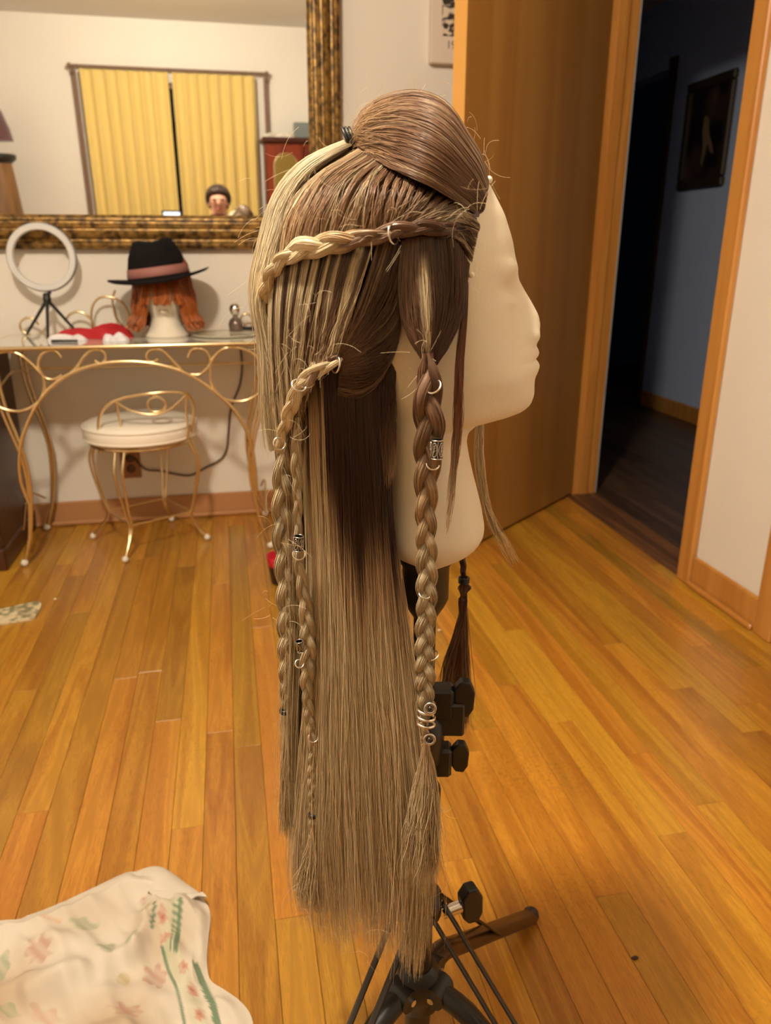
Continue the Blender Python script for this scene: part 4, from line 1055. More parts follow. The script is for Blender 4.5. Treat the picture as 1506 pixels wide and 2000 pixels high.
# dark cap under everything
xh = {}
hz = np.array([hl(952, 345)[1], hl(942, 428, .045)[1], hl(935, 490, .06)[1], hl(915, 560, .068)[1], hl(800, 600, .07)[1], hl(770, 660, .07)[1], hl(745, 720, .06)[1]])
hx = np.array([hl(950, 345)[0], hl(940, 428, .045)[0], hl(930, 490, .06)[0], hl(908, 560, .068)[0], hl(800, 600, .07)[0], hl(765, 660, .07)[0], hl(740, 720, .06)[0]])
oo = np.argsort(hz)
keep = (Gx < np.interp(zs, hz[oo], hx[oo])[:, None] - 0.004) & (zs[:, None] > hl(720, 770)[1])
i = np.arange(NZ - 1)[:, None]; j = np.arange(NT)[None]; j2 = (j + 1) % NT
ok = keep[i, j] & keep[i + 1, j] & keep[i + 1, j2] & keep[i, j2]
f = np.stack([i * NT + j + 0 * i, (i + 1) * NT + j, (i + 1) * NT + j2, i * NT + j2], -1)[ok]
ctr = hw(np.full(NZ, 0.5) * (fS(zs) + fB(zs)), np.zeros(NZ), zs)[:, None]
capP = HG + (HG - ctr) / np.maximum(np.linalg.norm(HG - ctr, axis=2, keepdims=True), 1e-6) * 0.0025
capP[..., 2] += 0.002 * np.clip((zs - 1.0) / 0.08, 0, 1)[:, None]
MB().add(capP.reshape(-1, 3), [f], np.broadcast_to(DKB * 0.7, (NZ * NT, 3))).build('wig_cap', M['hair'], wig)

# ---- swept-up crown
Rg = [(951, 352), (945, 327), (935, 299), (915, 268), (889, 230), (867, 207), (839, 193), (807, 187), (776, 191), (750, 199), (726, 213), (709, 232), (698, 254), (690, 270)]
En = [(942, 428, .048), (918, 410, .064), (895, 395, .077), (868, 378, .087), (840, 362, .092), (812, 349, .090), (785, 337, .082), (760, 325, .069), (738, 312, .054), (720, 302, .038), (706, 292, .026), (698, 286, .018), (692, 280, .011)]
Rc = curve([hp(x, y, 0) for x, y in Rg], 34); Ec = curve([hp(*q) for q in En], 34); Ef = flip(Ec)
mid = (Ec + Ef) / 2
gs = []
for a in np.linspace(0.0, PI, 15):
    sq = 0.92
    gs.append(mid + (Ec - mid) * (np.sign(np.cos(a)) * np.abs(np.cos(a)) ** sq) + (Rc - mid) * np.sin(a) ** sq)
def c_crown(u, s, r):
    return shade(ramp(s, [(0, DKB * 1.05), (0.25, BRN * 0.9), (0.6, BRN * 1.1), (1, MID)]), u, r, 90, 0.35, seed=3, light=GLD)
lock('crown_hair', gs, 2400, c_crown, S=26, depth=0.0035, wav=0.0007, seed=11, is3d=True, Ush=120, fray=0.004)

# ---- side hair drawn down into the upper braid
side = [[(925, 520, .060), (908, 485, .073), (885, 458, .083), (862, 449, .087)],
        [(938, 462, .054), (915, 446, .070), (888, 441, .082), (852, 447, .089)],
        [(940, 436, .050), (905, 418, .074), (870, 424, .087), (830, 446, .091)],
        [(897, 384, .058), (870, 400, .083), (838, 424, .092), (800, 449, .093)],
        [(853, 355, .064), (832, 385, .089), (806, 415, .095), (780, 450, .094)],
        [(808, 336, .063), (795, 370, .090), (780, 410, .096), (760, 454, .095)],
        [(778, 323, .058), (754, 368, .090), (745, 410, .096), (735, 458, .095)],
        [(751, 311, .050), (706, 358, .086), (685, 410, .094), (668, 470, .093)],
        [(725, 305, .044), (660, 352, .078), (627, 415, .090), (610, 483, .089)],
        [(706, 294, .030), (628, 350, .062), (588, 422, .079), (566, 500, .080)],
        [(700, 290, .022), (606, 352, .050), (560, 425, .066), (540, 528, .068)]]
def c_side(u, s, r):
    b = ramp(u, [(0, DKB), (0.25, BRN * 0.8), (0.5, BRN * 0.9), (0.8, BRN * 1.15), (1, MID)])
    b = b * (0.75 + 0.3 * s[..., None]) + 0.25 * s[..., None] * (MID - DKB) * np.clip(u * 2, 0, 1)[..., None]
    return shade(b, u, r, 70, 0.5, 0.55, 1.3, seed=4)
lock('side_hair', side, 2600, c_side, S=18, depth=0.007, wav=0.0010, clump=0.7, nclump=24, seed=12, fray=0.004)

# ---- pale ponytail from the crown down the back of the head
tail_r = [(692, 267), (650, 283), (600, 308), (565, 338), (540, 375), (522, 420), (510, 470), (500, 520), (497, 560), (503, 605), (514, 650), (519, 710), (522, 790), (533, 870)]
tail_n = [(692, 281, .012), (656, 300, .018), (612, 330, .023), (582, 362, .028), (560, 402, .033), (546, 450, .038), (531, 505, .045), (521, 550, .050), (514, 600, .052), (523, 650, .052), (532, 710, .052), (539, 790, .050), (545, 870, .045)]
Rc = curve([hp(x, y, 0.0) for x, y in tail_r], 34); Ec = curve([hp(*q) for q in tail_n], 34); Ef = flip(Ec); mid = (Ec + Ef) / 2
gs = [mid + (Ec - mid) * np.cos(a) + (Rc - mid) * np.sin(a) for a in np.linspace(0, PI, 11)]
def c_tail(u, s, r):
    return shade(ramp(s, [(0, BLD * 0.8), (0.12, PAL), (0.35, PAL * 0.95), (0.5, BLD), (0.75, BLD * 0.9), (1, GLD)]), u, r, 50, 0.25, 0.75, 1.12, light=GLD * 0.7, seed=5)
lock('crown_ponytail', gs, 1300, c_tail, S=30, depth=0.006, wav=0.0016, seed=13, is3d=True, clump=0.3, nclump=26, fray=0.007, label='pale blonde ponytail tied at the crown')
c = hp(685, 273, 0.004)
el = MB()
for k in range(3):
    el.torus(c + EX * (k - 1) * 0.0026, 0.0088, 0.0014, EX * 0.9 + np.array([0, 0, 0.42]), 24, 6)
el.build('hair_elastic', M['black'], wig)

# ---- streaked hair falling below the upper braid
dg = [[(528, 545, .056), (523, 600, .060), (526, 700, .060), (534, 800, .056), (545, 900, .050)],
      [(552, 515, .074), (544, 600, .080), (545, 700, .077), (553, 800, .070), (562, 900, .060)],
      [(588, 500, .085), (574, 600, .090), (568, 700, .087), (572, 790, .080), (578, 900, .064)],
      [(625, 490, .090), (604, 590, .095), (590, 690, .092), (586, 770, .085), (584, 860, .070)],
      [(660, 482, .092), (636, 590, .098), (623, 680, .096), (615, 725, .094), (600, 765, .086)],
      [(695, 474, .092), (670, 570, .098), (650, 650, .099), (634, 702, .098), (612, 740, .091)],
      [(732, 468, .091), (702, 560, .097), (672, 640, .100), (648, 702, .099), (626, 724, .094)]]
def c_streak(u, s, r):
    v = vnoise(u * 30 + 0.3 * s, 21)
    w = np.clip((v - 0.42) / 0.2, 0, 1)
    dark = ramp(s, [(0, DKB * 0.75), (0.5, BRN * 0.75), (1, BRN)]); lt = ramp(s, [(0, GLD * 0.75), (0.35, BLD * 0.9), (1, BLD)])
    return (dark * (1 - w[..., None]) + lt * w[..., None]) * (0.75 + 0.4 * r)[..., None]
lock('streaked_side_hair', dg, 1700, c_streak, S=22, depth=0.009, wav=0.0012, clump=0.55, nclump=30, seed=14, fray=0.003)
eg = [[(738, 466, .089), (718, 540, .093), (690, 620, .097), (654, 697, .098)],
      [(776, 470, .088), (754, 550, .091), (716, 630, .095), (658, 701, .098)],
      [(786, 525, .085), (772, 592, .089), (730, 650, .093), (663, 705, .097)],
      [(786, 585, .083), (774, 632, .087), (735, 672, .091), (666, 710, .096)],
      [(784, 635, .081), (768, 668, .085), (730, 702, .090), (668, 718, .095)],
      [(778, 672, .079), (756, 708, .083), (716, 738, .087), (665, 736, .092)],
      [(766, 706, .074), (738, 752, .078), (700, 778, .081), (658, 772, .084)]]
def c_dark(u, s, r):
    return shade(ramp(s, [(0, DKB * 0.75), (0.6, DKB * 1.0), (1, BRN)]), u, r, 40, 0.35, 0.7, 1.25, light=MID, seed=8)
lock('dark_side_hair', eg, 1300, c_dark, S=16, depth=0.006, wav=0.0009, seed=15, clump=0.3, nclump=24)

ng = [[(690, 700, .074), (694, 780, .076), (700, 880, .078), (706, 980, .080)],
      [(735, 690, .072), (733, 780, .073), (734, 880, .074), (738, 980, .076)],
      [(765, 680, .071), (758, 760, .070), (758, 860, .070), (760, 960, .071)],
      [(782, 660, .070), (772, 740, .067), (774, 830, .066), (772, 930, .067)]]
lock('nape_hair', ng, 700, lambda u, s, r: ramp(s, [(0, DKB * 0.6), (0.45, DKB * 0.75), (0.75, BRN * 0.9), (1, MID)]) * (0.7 + 0.5 * r)[..., None], S=18, depth=0.004, wav=0.0012, seed=28, ends=0.45, sheet=False)

# ---- hair in front of the ear, gathered into the front braid
fg = [[(785, 470, .087), (778, 540, .090), (783, 620, .092), (803, 670, .094), (822, 700, .096)],
      [(800, 465, .089), (795, 540, .094), (800, 620, .097), (814, 670, .098), (827, 704, .098)],
      [(818, 462, .090), (818, 530, .096), (822, 600, .100), (829, 650, .101), (833, 706, .100)],
      [(838, 460, .090), (842, 530, .095), (846, 600, .098), (843, 650, .099), (838, 706, .099)],
      [(862, 458, .086), (868, 530, .090), (868, 600, .092), (856, 660, .095), (841, 710, .097)],
      [(892, 472, .080), (898, 530, .082), (893, 600, .085), (872, 660, .090), (846, 714, .095)],
      [(918, 515, .070), (914, 550, .073), (908, 600, .079), (886, 660, .086), (850, 718, .093)]]
def c_front(u, s, r):
    w = np.clip(1 - np.abs(u - 0.40) / 0.09, 0, 1) * np.clip((s - 0.12) / 0.2, 0, 1)
    w = np.clip(w * 1.6, 0, 1) * 0.9
    b = ramp(u, [(0, BRN * 0.8), (0.3, BRN * 0.75), (0.6, DKB), (1, DKB * 1.05)])
    b = b * (0.8 + 0.3 * s[..., None])
    return (b * (1 - w[..., None]) + BLD * 0.95 * w[..., None]) * (0.7 + 0.5 * r)[..., None]
lock('temple_hair', fg, 1300, c_front, S=20, depth=0.005, wav=0.0009, seed=16, clump=0.4, nclump=22)
# auburn strand along the cheek
sg = [[(909, 545, .072), (906, 600, .076), (900, 660, .079), (893, 720, .081), (890, 780, .082), (888, 850, .082), (882, 930, .082), (873, 1000, .083), (866, 1062, .084)],
      [(915, 552, .070), (914, 600, .074), (909, 660, .078), (905, 720, .080), (903, 780, .081), (899, 850, .082), (889, 930, .082), (880, 1000, .083), (871, 1058, .084)]]
lock('cheek_strand', sg, 170, lambda u, s, r: ramp(s, [(0, DKB * 1.1), (0.45, BRN * np.array([1.15, .8, .7])), (0.75, MID), (1, GLD)]) * (0.7 + 0.5 * r)[..., None], S=26, depth=0.004, wav=0.0016, seed=17, sheet=False, ends=0.55, clump=0.6, nclump=4, rad=0.00026)

# ---- long straight length
ig = [[(580, 640, .060), (588, 760, .062), (590, 900, .062), (598, 1100, .058), (598, 1300, .053), (590, 1500, .048), (574, 1700, .044), (592, 1850, .042)],
      [(612, 620, .074), (616, 735, .078), (621, 900, .078), (629, 1100, .073), (631, 1300, .068), (627, 1500, .063), (628, 1700, .058), (645, 1870, .054)],
      [(655, 620, .078), (650, 738, .083), (655, 900, .083), (664, 1100, .081), (671, 1300, .078), (675, 1500, .073), (681, 1700, .068), (692, 1880, .064)],
      [(695, 620, .078), (690, 745, .081), (693, 900, .083), (700, 1100, .083), (710, 1300, .081), (722, 1500, .078), (731, 1700, .073), (738, 1890, .068)],
      [(728, 620, .075), (720, 750, .076), (725, 900, .079), (735, 1100, .081), (748, 1300, .081), (765, 1500, .078), (778, 1700, .073), (781, 1910, .068)],
      [(755, 620, .073), (745, 750, .070), (751, 900, .071), (757, 1050, .073), (780, 1300, .073), (805, 1500, .073), (820, 1700, .069), (812, 1940, .063)],
      [(775, 620, .072), (762, 735, .067), (768, 880, .064), (766, 1000, .065), (796, 1220, .067), (826, 1460, .066), (847, 1660, .062), (838, 1880, .058)]]
def c_long(u, s, r):
    x = s - 0.10 - 0.075 * np.clip((u - 0.17) / 0.28, 0, 1) - 0.09 * vnoise(u * 22, 31) * np.clip(u * 4, 0, 1)
    x = np.where(u < 0.28, x + 0.14 * (vnoise(u * 40, 33) > 0.35), x)
    b = ramp(x, [(0, DKB * 0.62), (0.05, DKB * 0.9), (0.12, MID * 0.95), (0.22, GLD), (0.6, GLD), (0.9, GLD * 0.97), (1, MID)])
    w = np.clip((x - 0.08) / 0.1, 0, 1)[..., None]
    return shade(b, u, r, 60, 0.35, 0.75, 1.18, light=BLD, seed=9) * w + b * (0.75 + 0.5 * r)[..., None] * (1 - w)
lock('long_hair', ig, 3600, c_long, S=34, depth=0.010, wav=0.0022, seed=18, ends=0.27, endcl=0.05, clump=0.28, nclump=36, fray=0.012, Ush=100)
def back_layer(dn, seed, K, dx=0, sh=1.0):
    g2 = [[(x + dx, y - 30 * (y > 1800), n - dn) for x, y, n in g] for g in ig[:5]]
    lock('under_hair', g2, K, lambda u, s, r: c_long(u, s, r) * sh, S=22, depth=0.012, wav=0.003, seed=seed, ends=0.2, endcl=0.08, fray=0.012, rad=0.00034)
back_layer(0.055, 41, 800, -8); back_layer(0.115, 42, 800, -4)
# hair of the back of the head down to the nape, both sides
bg = [[(540, 600, .058), (548, 750, .058), (560, 950, .056), (566, 1200, .050), (562, 1450, .045), (570, 1650, .04)],
      [(526, 600, .020), (532, 750, .020), (546, 950, .020), (556, 1200, .018), (556, 1450, .015), (566, 1650, .012)],
      [(526, 600, -.020), (536, 750, -.020), (552, 950, -.020), (566, 1200, -.02), (570, 1450, -.02), (578, 1650, -.02)],
      [(545, 600, -.058), (556, 750, -.058), (575, 950, -.056), (590, 1200, -.05), (596, 1450, -.045), (600, 1650, -.04)],
      [(600, 600, -.080), (610, 750, -.078), (630, 950, -.075), (650, 1200, -.07), (660, 1450, -.065), (665, 1650, -.06)],
      [(680, 640, -.080), (690, 780, -.076), (705, 950, -.075), (720, 1200, -.07), (730, 1450, -.065), (735, 1650, -.06)]]
lock('hanging_hair', bg, 1100, lambda u, s, r: shade(ramp(s, [(0, BRN), (0.25, MID), (0.5, GLD * 0.9), (1, GLD * 0.85)]), u, r, 50, 0.4, 0.75, 1.15, seed=10), S=24, depth=0.010, wav=0.0025, seed=19, ends=0.2, clump=0.3, nclump=20, fray=0.012)
# far side of the head (plain copy of the near side, seen only from elsewhere)
for nm, gsrc, cf, K, sd in (('side_hair', side, c_side, 500, 51), ('streaked_side_hair', dg, c_streak, 350, 52), ('dark_side_hair', eg, c_dark, 300, 53), ('temple_hair', fg, c_front, 350, 54)):
    g3 = [[flip(hp(*q)) for q in g] for g in gsrc]
    lock(nm, g3, K, cf, S=14, depth=0.004, wav=0.001, seed=sd, is3d=True, rad=0.0005)

# ---- plaits
def plait(name, pts, hw_px, turns_px, colour, nf=24, seed=3, rad=0.00026, flat=0.75, label=None, rnd=0.0, tone=1.0):
    """three-strand braid along pts; hw_px half width, turns_px length of one full turn (both in pixels, may be lists along the path)"""
    rg = np.random.default_rng(seed)
    P0 = curve([hp(*q) for q in pts], 400)
    L = np.r_[0, np.cumsum(np.linalg.norm(np.diff(P0, axis=0), axis=1))]
    q = np.linspace(0, 1, 400)
    wv = (np.interp(q, np.linspace(0, 1, len(hw_px)), hw_px) if np.ndim(hw_px) else np.full(400, hw_px)) * PXM
    tv = (np.interp(q, np.linspace(0, 1, len(turns_px)), turns_px) if np.ndim(turns_px) else np.full(400, turns_px)) * PXM
    th = np.r_[0, np.cumsum(np.diff(L) / tv[1:])] * 2 * PI
    M_ = int(max(40, th[-1] / (2 * PI) * 18))
    k = np.linspace(0, 399, M_)
    I = lambda a: np.stack([np.interp(k, np.arange(400), a[:, d]) for d in range(3)], -1) if a.ndim == 2 else np.interp(k, np.arange(400), a)
    P, wv, th, qq = I(P0), I(wv), I(th), I(q)
    T = np.gradient(P, axis=0); T /= np.linalg.norm(T, axis=1, keepdims=True)
    Lx = np.cross(T, EY); Lx /= np.linalg.norm(Lx, axis=1, keepdims=True)
    D = np.cross(Lx, T); D *= np.sign((D @ -EY).mean())
    mb = MB()
    for j in range(3):
        ph = th + 2 * PI * j / 3
        wob = 1 + rnd * (vnoise(th / 2.1 + 17 * j, seed) - 0.5)
        C = P + Lx * (wv * 0.54 * np.sin(ph) * wob)[:, None] + D * (wv * 0.40 * flat * np.sin(2 * ph))[:, None]
        r = wv * 0.50 * wob
        endk = np.clip(np.minimum(qq, 1 - qq) / 0.03, 0.45, 1); r = r * endk
        Tc = np.gradient(C, axis=0); Tc /= np.linalg.norm(Tc, axis=1, keepdims=True)
        A = np.cross(Tc, D); A /= np.linalg.norm(A, axis=1, keepdims=True); Bn = np.cross(A, Tc)
        cs = colour(qq, j) * tone                           # (M,3)
        ps = np.linspace(0, 2 * PI, 10, endpoint=False)
        G = C[:, None] + 0.93 * r[:, None, None] * (np.cos(ps)[None, :, None] * A[:, None] + 0.85 * np.sin(ps)[None, :, None] * Bn[:, None])
        mb.grid(G, close_v=True, col=np.repeat(cs[:, None] * 0.85, 10, 1))
        pf = rg.uniform(0, 2 * PI, nf); rf = rg.uniform(0.9, 1.04, nf); tw = rg.uniform(-0.5, 0.5, nf)
        an = pf[:, None] + tw[:, None] * np.sin(th[None] + pf[:, None])
        F = C[None] + (r[None] * rf[:, None])[..., None] * (np.cos(an)[..., None] * A[None] + 0.85 * np.sin(an)[..., None] * Bn[None])
        fc = cs[None] * rg.uniform(0.7, 1.25, (nf, 1, 1))
        mb.strands(F, rad * rg.uniform(0.8, 1.4, (nf, 1)), fc, 3, ref=EY + np.array([0.03, 0.05, 0.1]))
        # a few hairs escaping from the plait
        ne = max(2, nf // 9)
        for e in range(ne):
            a0 = rg.integers(0, max(1, M_ - 9)); seg = slice(a0, a0 + 9)
            off = np.sin(np.linspace(0, PI, len(C[seg])))[:, None] * rg.uniform(0.05, 0.22) * r[seg][:, None]
            Fe = C[seg] + Lx[seg] * np.sign(rg.normal()) * (r[seg][:, None] * 0.9 + off) + D[seg] * r[seg][:, None] * 0.3
            if len(Fe) > 3: mb.strands(Fe[None], rad * 0.7, np.repeat(cs[seg][None], 1, 0), 3)
    ob = mb.build(name, M['hair'], wig)
    if label: ob['label'] = label
    return ob
def fan_tail(name, top, spread, K, colour, parent, seed, S=18, wav=0.002, ends=0.25, depth=0.008):
    g = [[top[0], top[1]] + list(sp) for sp in spread]
    rg = np.random.default_rng(seed)
    return lock(name, g, K, colour, S=S, depth=depth, wav=wav, seed=seed, parent=parent, sheet=False, ends=ends, rad=0.0003, fray=0.008)

upper = plait('waterfall_braid', [(890, 446, .086), (860, 446, .092), (820, 446, .096), (775, 452, .099), (730, 461, .100), (680, 470, .099), (630, 480, .097), (585, 492, .091), (550, 508, .081), (530, 535, .069), (521, 562, .060), (517, 588, .052)],
              [11, 12, 14, 15, 17, 19, 20, 20, 19, 18, 15, 11], [150, 175, 185, 180, 170, 150], lambda q, j: ramp(q, [(0, DKB), (0.3, BRN * 0.9), (0.42, MID if j else BRN), (0.52, BLD if j != 1 else GLD), (0.7, PAL if j != 2 else BLD), (1, GLD)]), nf=30, seed=21, rnd=0.5, label='waterfall braid, brown turning pale blonde')
lower = plait('rope_braid', [(668, 700, .098), (640, 712, .100), (612, 730, .099), (590, 752, .095), (572, 785, .089), (560, 820, .080), (551, 850, .071), (548, 885, .063)],
              [11, 13, 16, 16, 16, 14, 12, 11], [165, 175, 175, 165, 150], lambda q, j: ramp(q, [(0, DKB if j else GLD), (0.15, BLD if j != 2 else BRN), (0.6, BLD), (1, GLD)]) * (1.0 if j != 1 else 0.9), nf=30, seed=22, rnd=0.3, label='rope braid, golden blonde')
thick = plait('thick_braid', [(552, 860, .055), (553, 930, .052), (553, 1000, .048), (557, 1080, .045), (562, 1160, .043), (564, 1240, .041), (560, 1320, .040), (557, 1385, .039)],
              [15, 24, 27, 27, 28, 28, 20, 10], [215, 235, 235, 225, 200, 130], lambda q, j: ramp(q, [(0, GLD), (0.3, BLD * (1 - 0.12 * j)), (0.7, GLD), (1, GLD * 0.9)]), nf=34, seed=23, tone=0.72, label='thick loose blonde plait at the back')
thin = plait('thin_beaded_braid', [(582, 815, .080), (579, 880, .078), (581, 950, .075), (582, 1030, .073), (583, 1090, .072), (592, 1150, .070), (600, 1210, .068), (602, 1280, .066), (600, 1340, .064), (605, 1400, .062), (611, 1450, .060), (609, 1510, .058), (611, 1590, .056)],
             [8, 13, 11, 9, 14, 17, 20, 19, 14, 13, 11, 13, 7], [150, 165, 180, 195, 185, 140, 120, 110], lambda q, j: ramp(q, [(0, GLD * 0.9), (0.4, GLD * (1 - 0.1 * j)), (1, GLD * 0.92)]), nf=20, seed=24, tone=0.72, label='thin blonde braid threaded with silver beads')
frontb = plait('long_braid', [(836, 690, .101), (838, 730, .102), (836, 770, .103), (838, 815, .103), (837, 860, .102), (834, 910, .101), (833, 970, .100), (832, 1040, .099), (834, 1110, .098), (833, 1180, .097), (830, 1250, .096), (830, 1320, .095), (831, 1375, .094), (832, 1415, .094)],
               [14, 28, 31, 29, 25, 22, 22, 23, 23, 22, 22, 24, 20, 9], [260, 250, 215, 175, 160, 150, 145, 140], lambda q, j: ramp(q, [(0, BRN * (0.75 + 0.35 * j)), (0.15, BRN * (0.85 + 0.2 * j)), (0.35, MID * (1.05 - 0.08 * j)), (0.55, GLD * (0.95 - 0.07 * j)), (1, GLD * 0.85)]), nf=34, seed=25, tone=0.72, label='long front braid in front of the ear')

fan_tail('braid_tail', [(832, 1418, .094), (832, 1440, .094)], [[(812, 1520, .090), (790, 1620, .086), (775, 1720, .083)], [(828, 1520, .095), (822, 1620, .094), (815, 1740, .090)], [(845, 1520, .094), (846, 1620, .092), (842, 1740, .088)], [(853, 1520, .090), (858, 1620, .087), (858, 1720, .083)]],
         420, lambda u, s, r: ramp(s, [(0, MID * 0.9), (0.3, GLD * 0.85), (1, GLD * 0.85)]) * (0.72 + 0.45 * r)[..., None], frontb, 61)
fan_tail('braid_tail', [(611, 1592, .056), (611, 1606, .056)], [[(596, 1660, .054), (580, 1720, .05), (580, 1780, .048)], [(610, 1660, .058), (606, 1720, .057), (606, 1790, .054)], [(622, 1660, .056), (628, 1720, .055), (632, 1790, .05)]],
         240, lambda u, s, r: GLD * 0.9 * (0.72 + 0.45 * r)[..., None] * np.ones_like(s)[..., None], thin, 62)
fan_tail('braid_tail', [(557, 1390, .039), (557, 1402, .039)], [[(552, 1460, .038), (547, 1540, .035), (546, 1640, .033)], [(560, 1460, .040), (558, 1540, .038), (560, 1650, .035)], [(568, 1460, .038), (570, 1540, .036), (574, 1630, .034)]],
         200, lambda u, s, r: GLD * 0.9 * (0.72 + 0.45 * r)[..., None] * np.ones_like(s)[..., None], thick, 63)
# far side: front braid hanging behind the neck, and a loose blonde strand
farb = plait('dark_braid', [(880, 760, -.070), (884, 860, -.072), (890, 960, -.074), (897, 1040, -.076), (903, 1085, -.077), (906, 1130, -.077)], [10, 11, 11, 11, 11, 8], 110, lambda q, j: ramp(q, [(0, DKB), (0.6, DKB * 1.1), (1, DKB * 1.3)]), nf=16, seed=26, label='dark braid on the far side of the head')
fan_tail('braid_tail', [(906, 1132, -.077), (907, 1150, -.077)], [[(888, 1230, -.076), (868, 1300, -.075), (856, 1400, -.074)], [(902, 1230, -.080), (897, 1310, -.080), (893, 1430, -.078)], [(910, 1230, -.078), (912, 1310, -.076), (912, 1430, -.074)], [(914, 1230, -.074), (916, 1310, -.072), (917, 1410, -.07)]],
         800, lambda u, s, r: ramp(s, [(0, DKB * 1.8), (0.5, BRN * 1.25), (1, MID)]) * (0.72 + 0.45 * r)[..., None], farb, 64, wav=0.001)
lock('loose_strand', [[(905, 620, -.074), (925, 720, -.073), (932, 800, -.072), (931, 880, -.072), (938, 950, -.072), (952, 1010, -.073), (978, 1065, -.075), (1004, 1112, -.077)],
                          [(909, 620, -.074), (932, 720, -.073), (941, 800, -.072), (940, 880, -.072), (946, 950, -.072), (960, 1005, -.073), (988, 1055, -.075), (1016, 1100, -.077)]],
     110, lambda u, s, r: ramp(s, [(0, BRN), (0.3, GLD), (1, GLD)]) * (0.8 + 0.4 * r)[..., None], S=26, depth=0.003, wav=0.0022, seed=27, sheet=False, ends=0.3, rad=0.00028)

# ---- elastics, rings, beads
def at(px, py, n): return hp(px, py, n)
def elastic(px, py, n, R, parent, d=(0, 0, 1), k=2):
    mb = MB()
    for i_ in range(k): mb.torus(at(px, py, n) + np.array(d) * 0.0022 * (i_ - (k - 1) / 2), R, 0.0012, d, 20, 6)
    mb.build('hair_elastic', M['black'], parent)
elastic(611, 1591, .056, 0.0036, thin); elastic(557, 1388, .039, 0.0042, thick); elastic(906, 1133, -.077, 0.0048, farb, k=3)
silver = mat('silver_wire', (0.82, 0.78, 0.72), 0.2, 1.0)
def ring(px, py, n, Rpx, tilt_, parent, yawd=0.0):
    """open hoop pierced through a plait; part of it lies inside the hair"""
    a = -EY * math.cos(yawd) * math.cos(tilt_) + EX * math.sin(yawd) + np.array([0, 0, math.sin(tilt_)])
    MB().torus(at(px, py, n), Rpx * PXM, 0.0007, a, 32, 8).build('silver_ring', silver, parent)
ring(768, 458, 0.101, 17, 0.15, upper, 1.05); ring(584, 752, 0.100, 14, 0.75, lower, 0.35); ring(546, 866, 0.074, 13, 0.3, lower, 0.5)
ring(656, 712, 0.099, 16, 0.2, lower, -1.0)
ring(847, 755, 0.108, 15, 0.75, frontb, -0.5); ring(845, 906, 0.105, 13, 0.75, frontb, 0.2); ring(829, 1160, 0.102, 12, 1.1, frontb, 0.3); ring(846, 1280, 0.096, 12, 1.1, frontb, -0.4)
ring(584, 1082, 0.078, 13, 0.5, thin, 0.1); ring(585, 1296, 0.070, 10, 0.8, thin, 0.3); ring(612, 1440, 0.063, 12, 0.5, thin, 0.3); ring(908, 1136, -0.076, 8, 0.9, farb, 0.3)
carved = mat('carved_silver', (0.55, 0.52, 0.48), 0.28, 1.0, var=0.3, vscale=700)
dark_s = mat('blackened_silver', (0.06, 0.05, 0.045), 0.4, 0.8)
def bead(px, py, n, wpx, hpx, parent, tilt_=(0, 0, 1), label='carved silver bead with rune pattern'):
    c = at(px, py, n); w, h = wpx * PXM / 2, hpx * PXM / 2
    ax = np.array(tilt_, float); ax /= np.linalg.norm(ax)
    bo = MB().lathe([(w * 0.72, -h), (w * 0.93, -h), (w * 0.93, h), (w * 0.72, h), (w * 0.72, -h)], c, 28, ax, caps=False)
    bo = auto_smooth(bo.build('bead', dark_s, parent), 40); bo['label'] = label
    for s in (-1, 1):
        MB().torus(c + ax * h * s * 0.97, w * 0.95, h * 0.07, ax, 32, 8).build('bead_rim', carved, bo)
    # raised relief: ovals with slanting bars, repeated round the bead
    q = np.array(Vector((0, 0, 1)).rotation_difference(Vector(ax)).to_matrix())
    rel = MB()
    for k_ in range(5):
        a0 = math.atan2(-EY[1], -EY[0]) + (k_ - 0.35) * 2 * PI / 5
        def onb(u_, v_): return c + q @ np.array([w * 0.97 * math.cos(a0 + u_), w * 0.97 * math.sin(a0 + u_), v_ * h])
        t_ = np.linspace(0, 2 * PI, 22)
        rel.tube([onb(0.46 * math.cos(x), 0.74 * math.sin(x)) for x in t_], h * 0.055, 6, caps=False)
        rel.tube([onb(-0.12, -0.5), onb(-0.10, 0.5)], h * 0.06, 6)
        for v_ in (-0.05, 0.25, 0.5):
            rel.tube([onb(-0.1, v_ - 0.2), onb(0.2, v_ + 0.05)], h * 0.06, 6)
        for sx_ in (-1, 1):
            rel.tube([onb(0.62, -0.85 * sx_), onb(0.52, -0.4 * sx_), onb(0.62, 0)], h * 0.05, 6)
    rel.build('rune_relief', carved, bo)
bead(853, 877, .109, 25, 38, frontb, (0.02, 0, 1))
bead(583, 1061, .079, 23, 33, thin, (0.08, 0, 1), 'dark carved silver bead on the thin braid, upper one')
bead(586, 1262, .077, 19, 26, thin, (-0.12, 0, 1), 'dark carved silver bead on the thin braid, lower one')
# coil of silver wire with a small bead at the foot of the front braid
c = at(832, 1402, .094); t_ = np.linspace(0, 3.4 * 2 * PI, 110)
mb = MB().tube(np.stack([c[0] + 0.0072 * np.cos(t_), c[1] + 0.0072 * np.sin(t_), c[2] + 0.013 - t_ / t_[-1] * 0.022], -1), 0.0012, 8)
mb.build('silver_coil', silver, frontb)
for dz in (0.014, -0.016):
    cc = c - EY * 0.0072 + EX * 0.003 + np.array([0, 0, dz])
    MB().torus(cc, 0.0042, 0.0013, -EY + np.array([0, 0, 0.2]), 20, 8).build('coil_end', carved, frontb)
    MB().ball(cc, 0.0022, 10).build('coil_stud', dark_s, frontb)

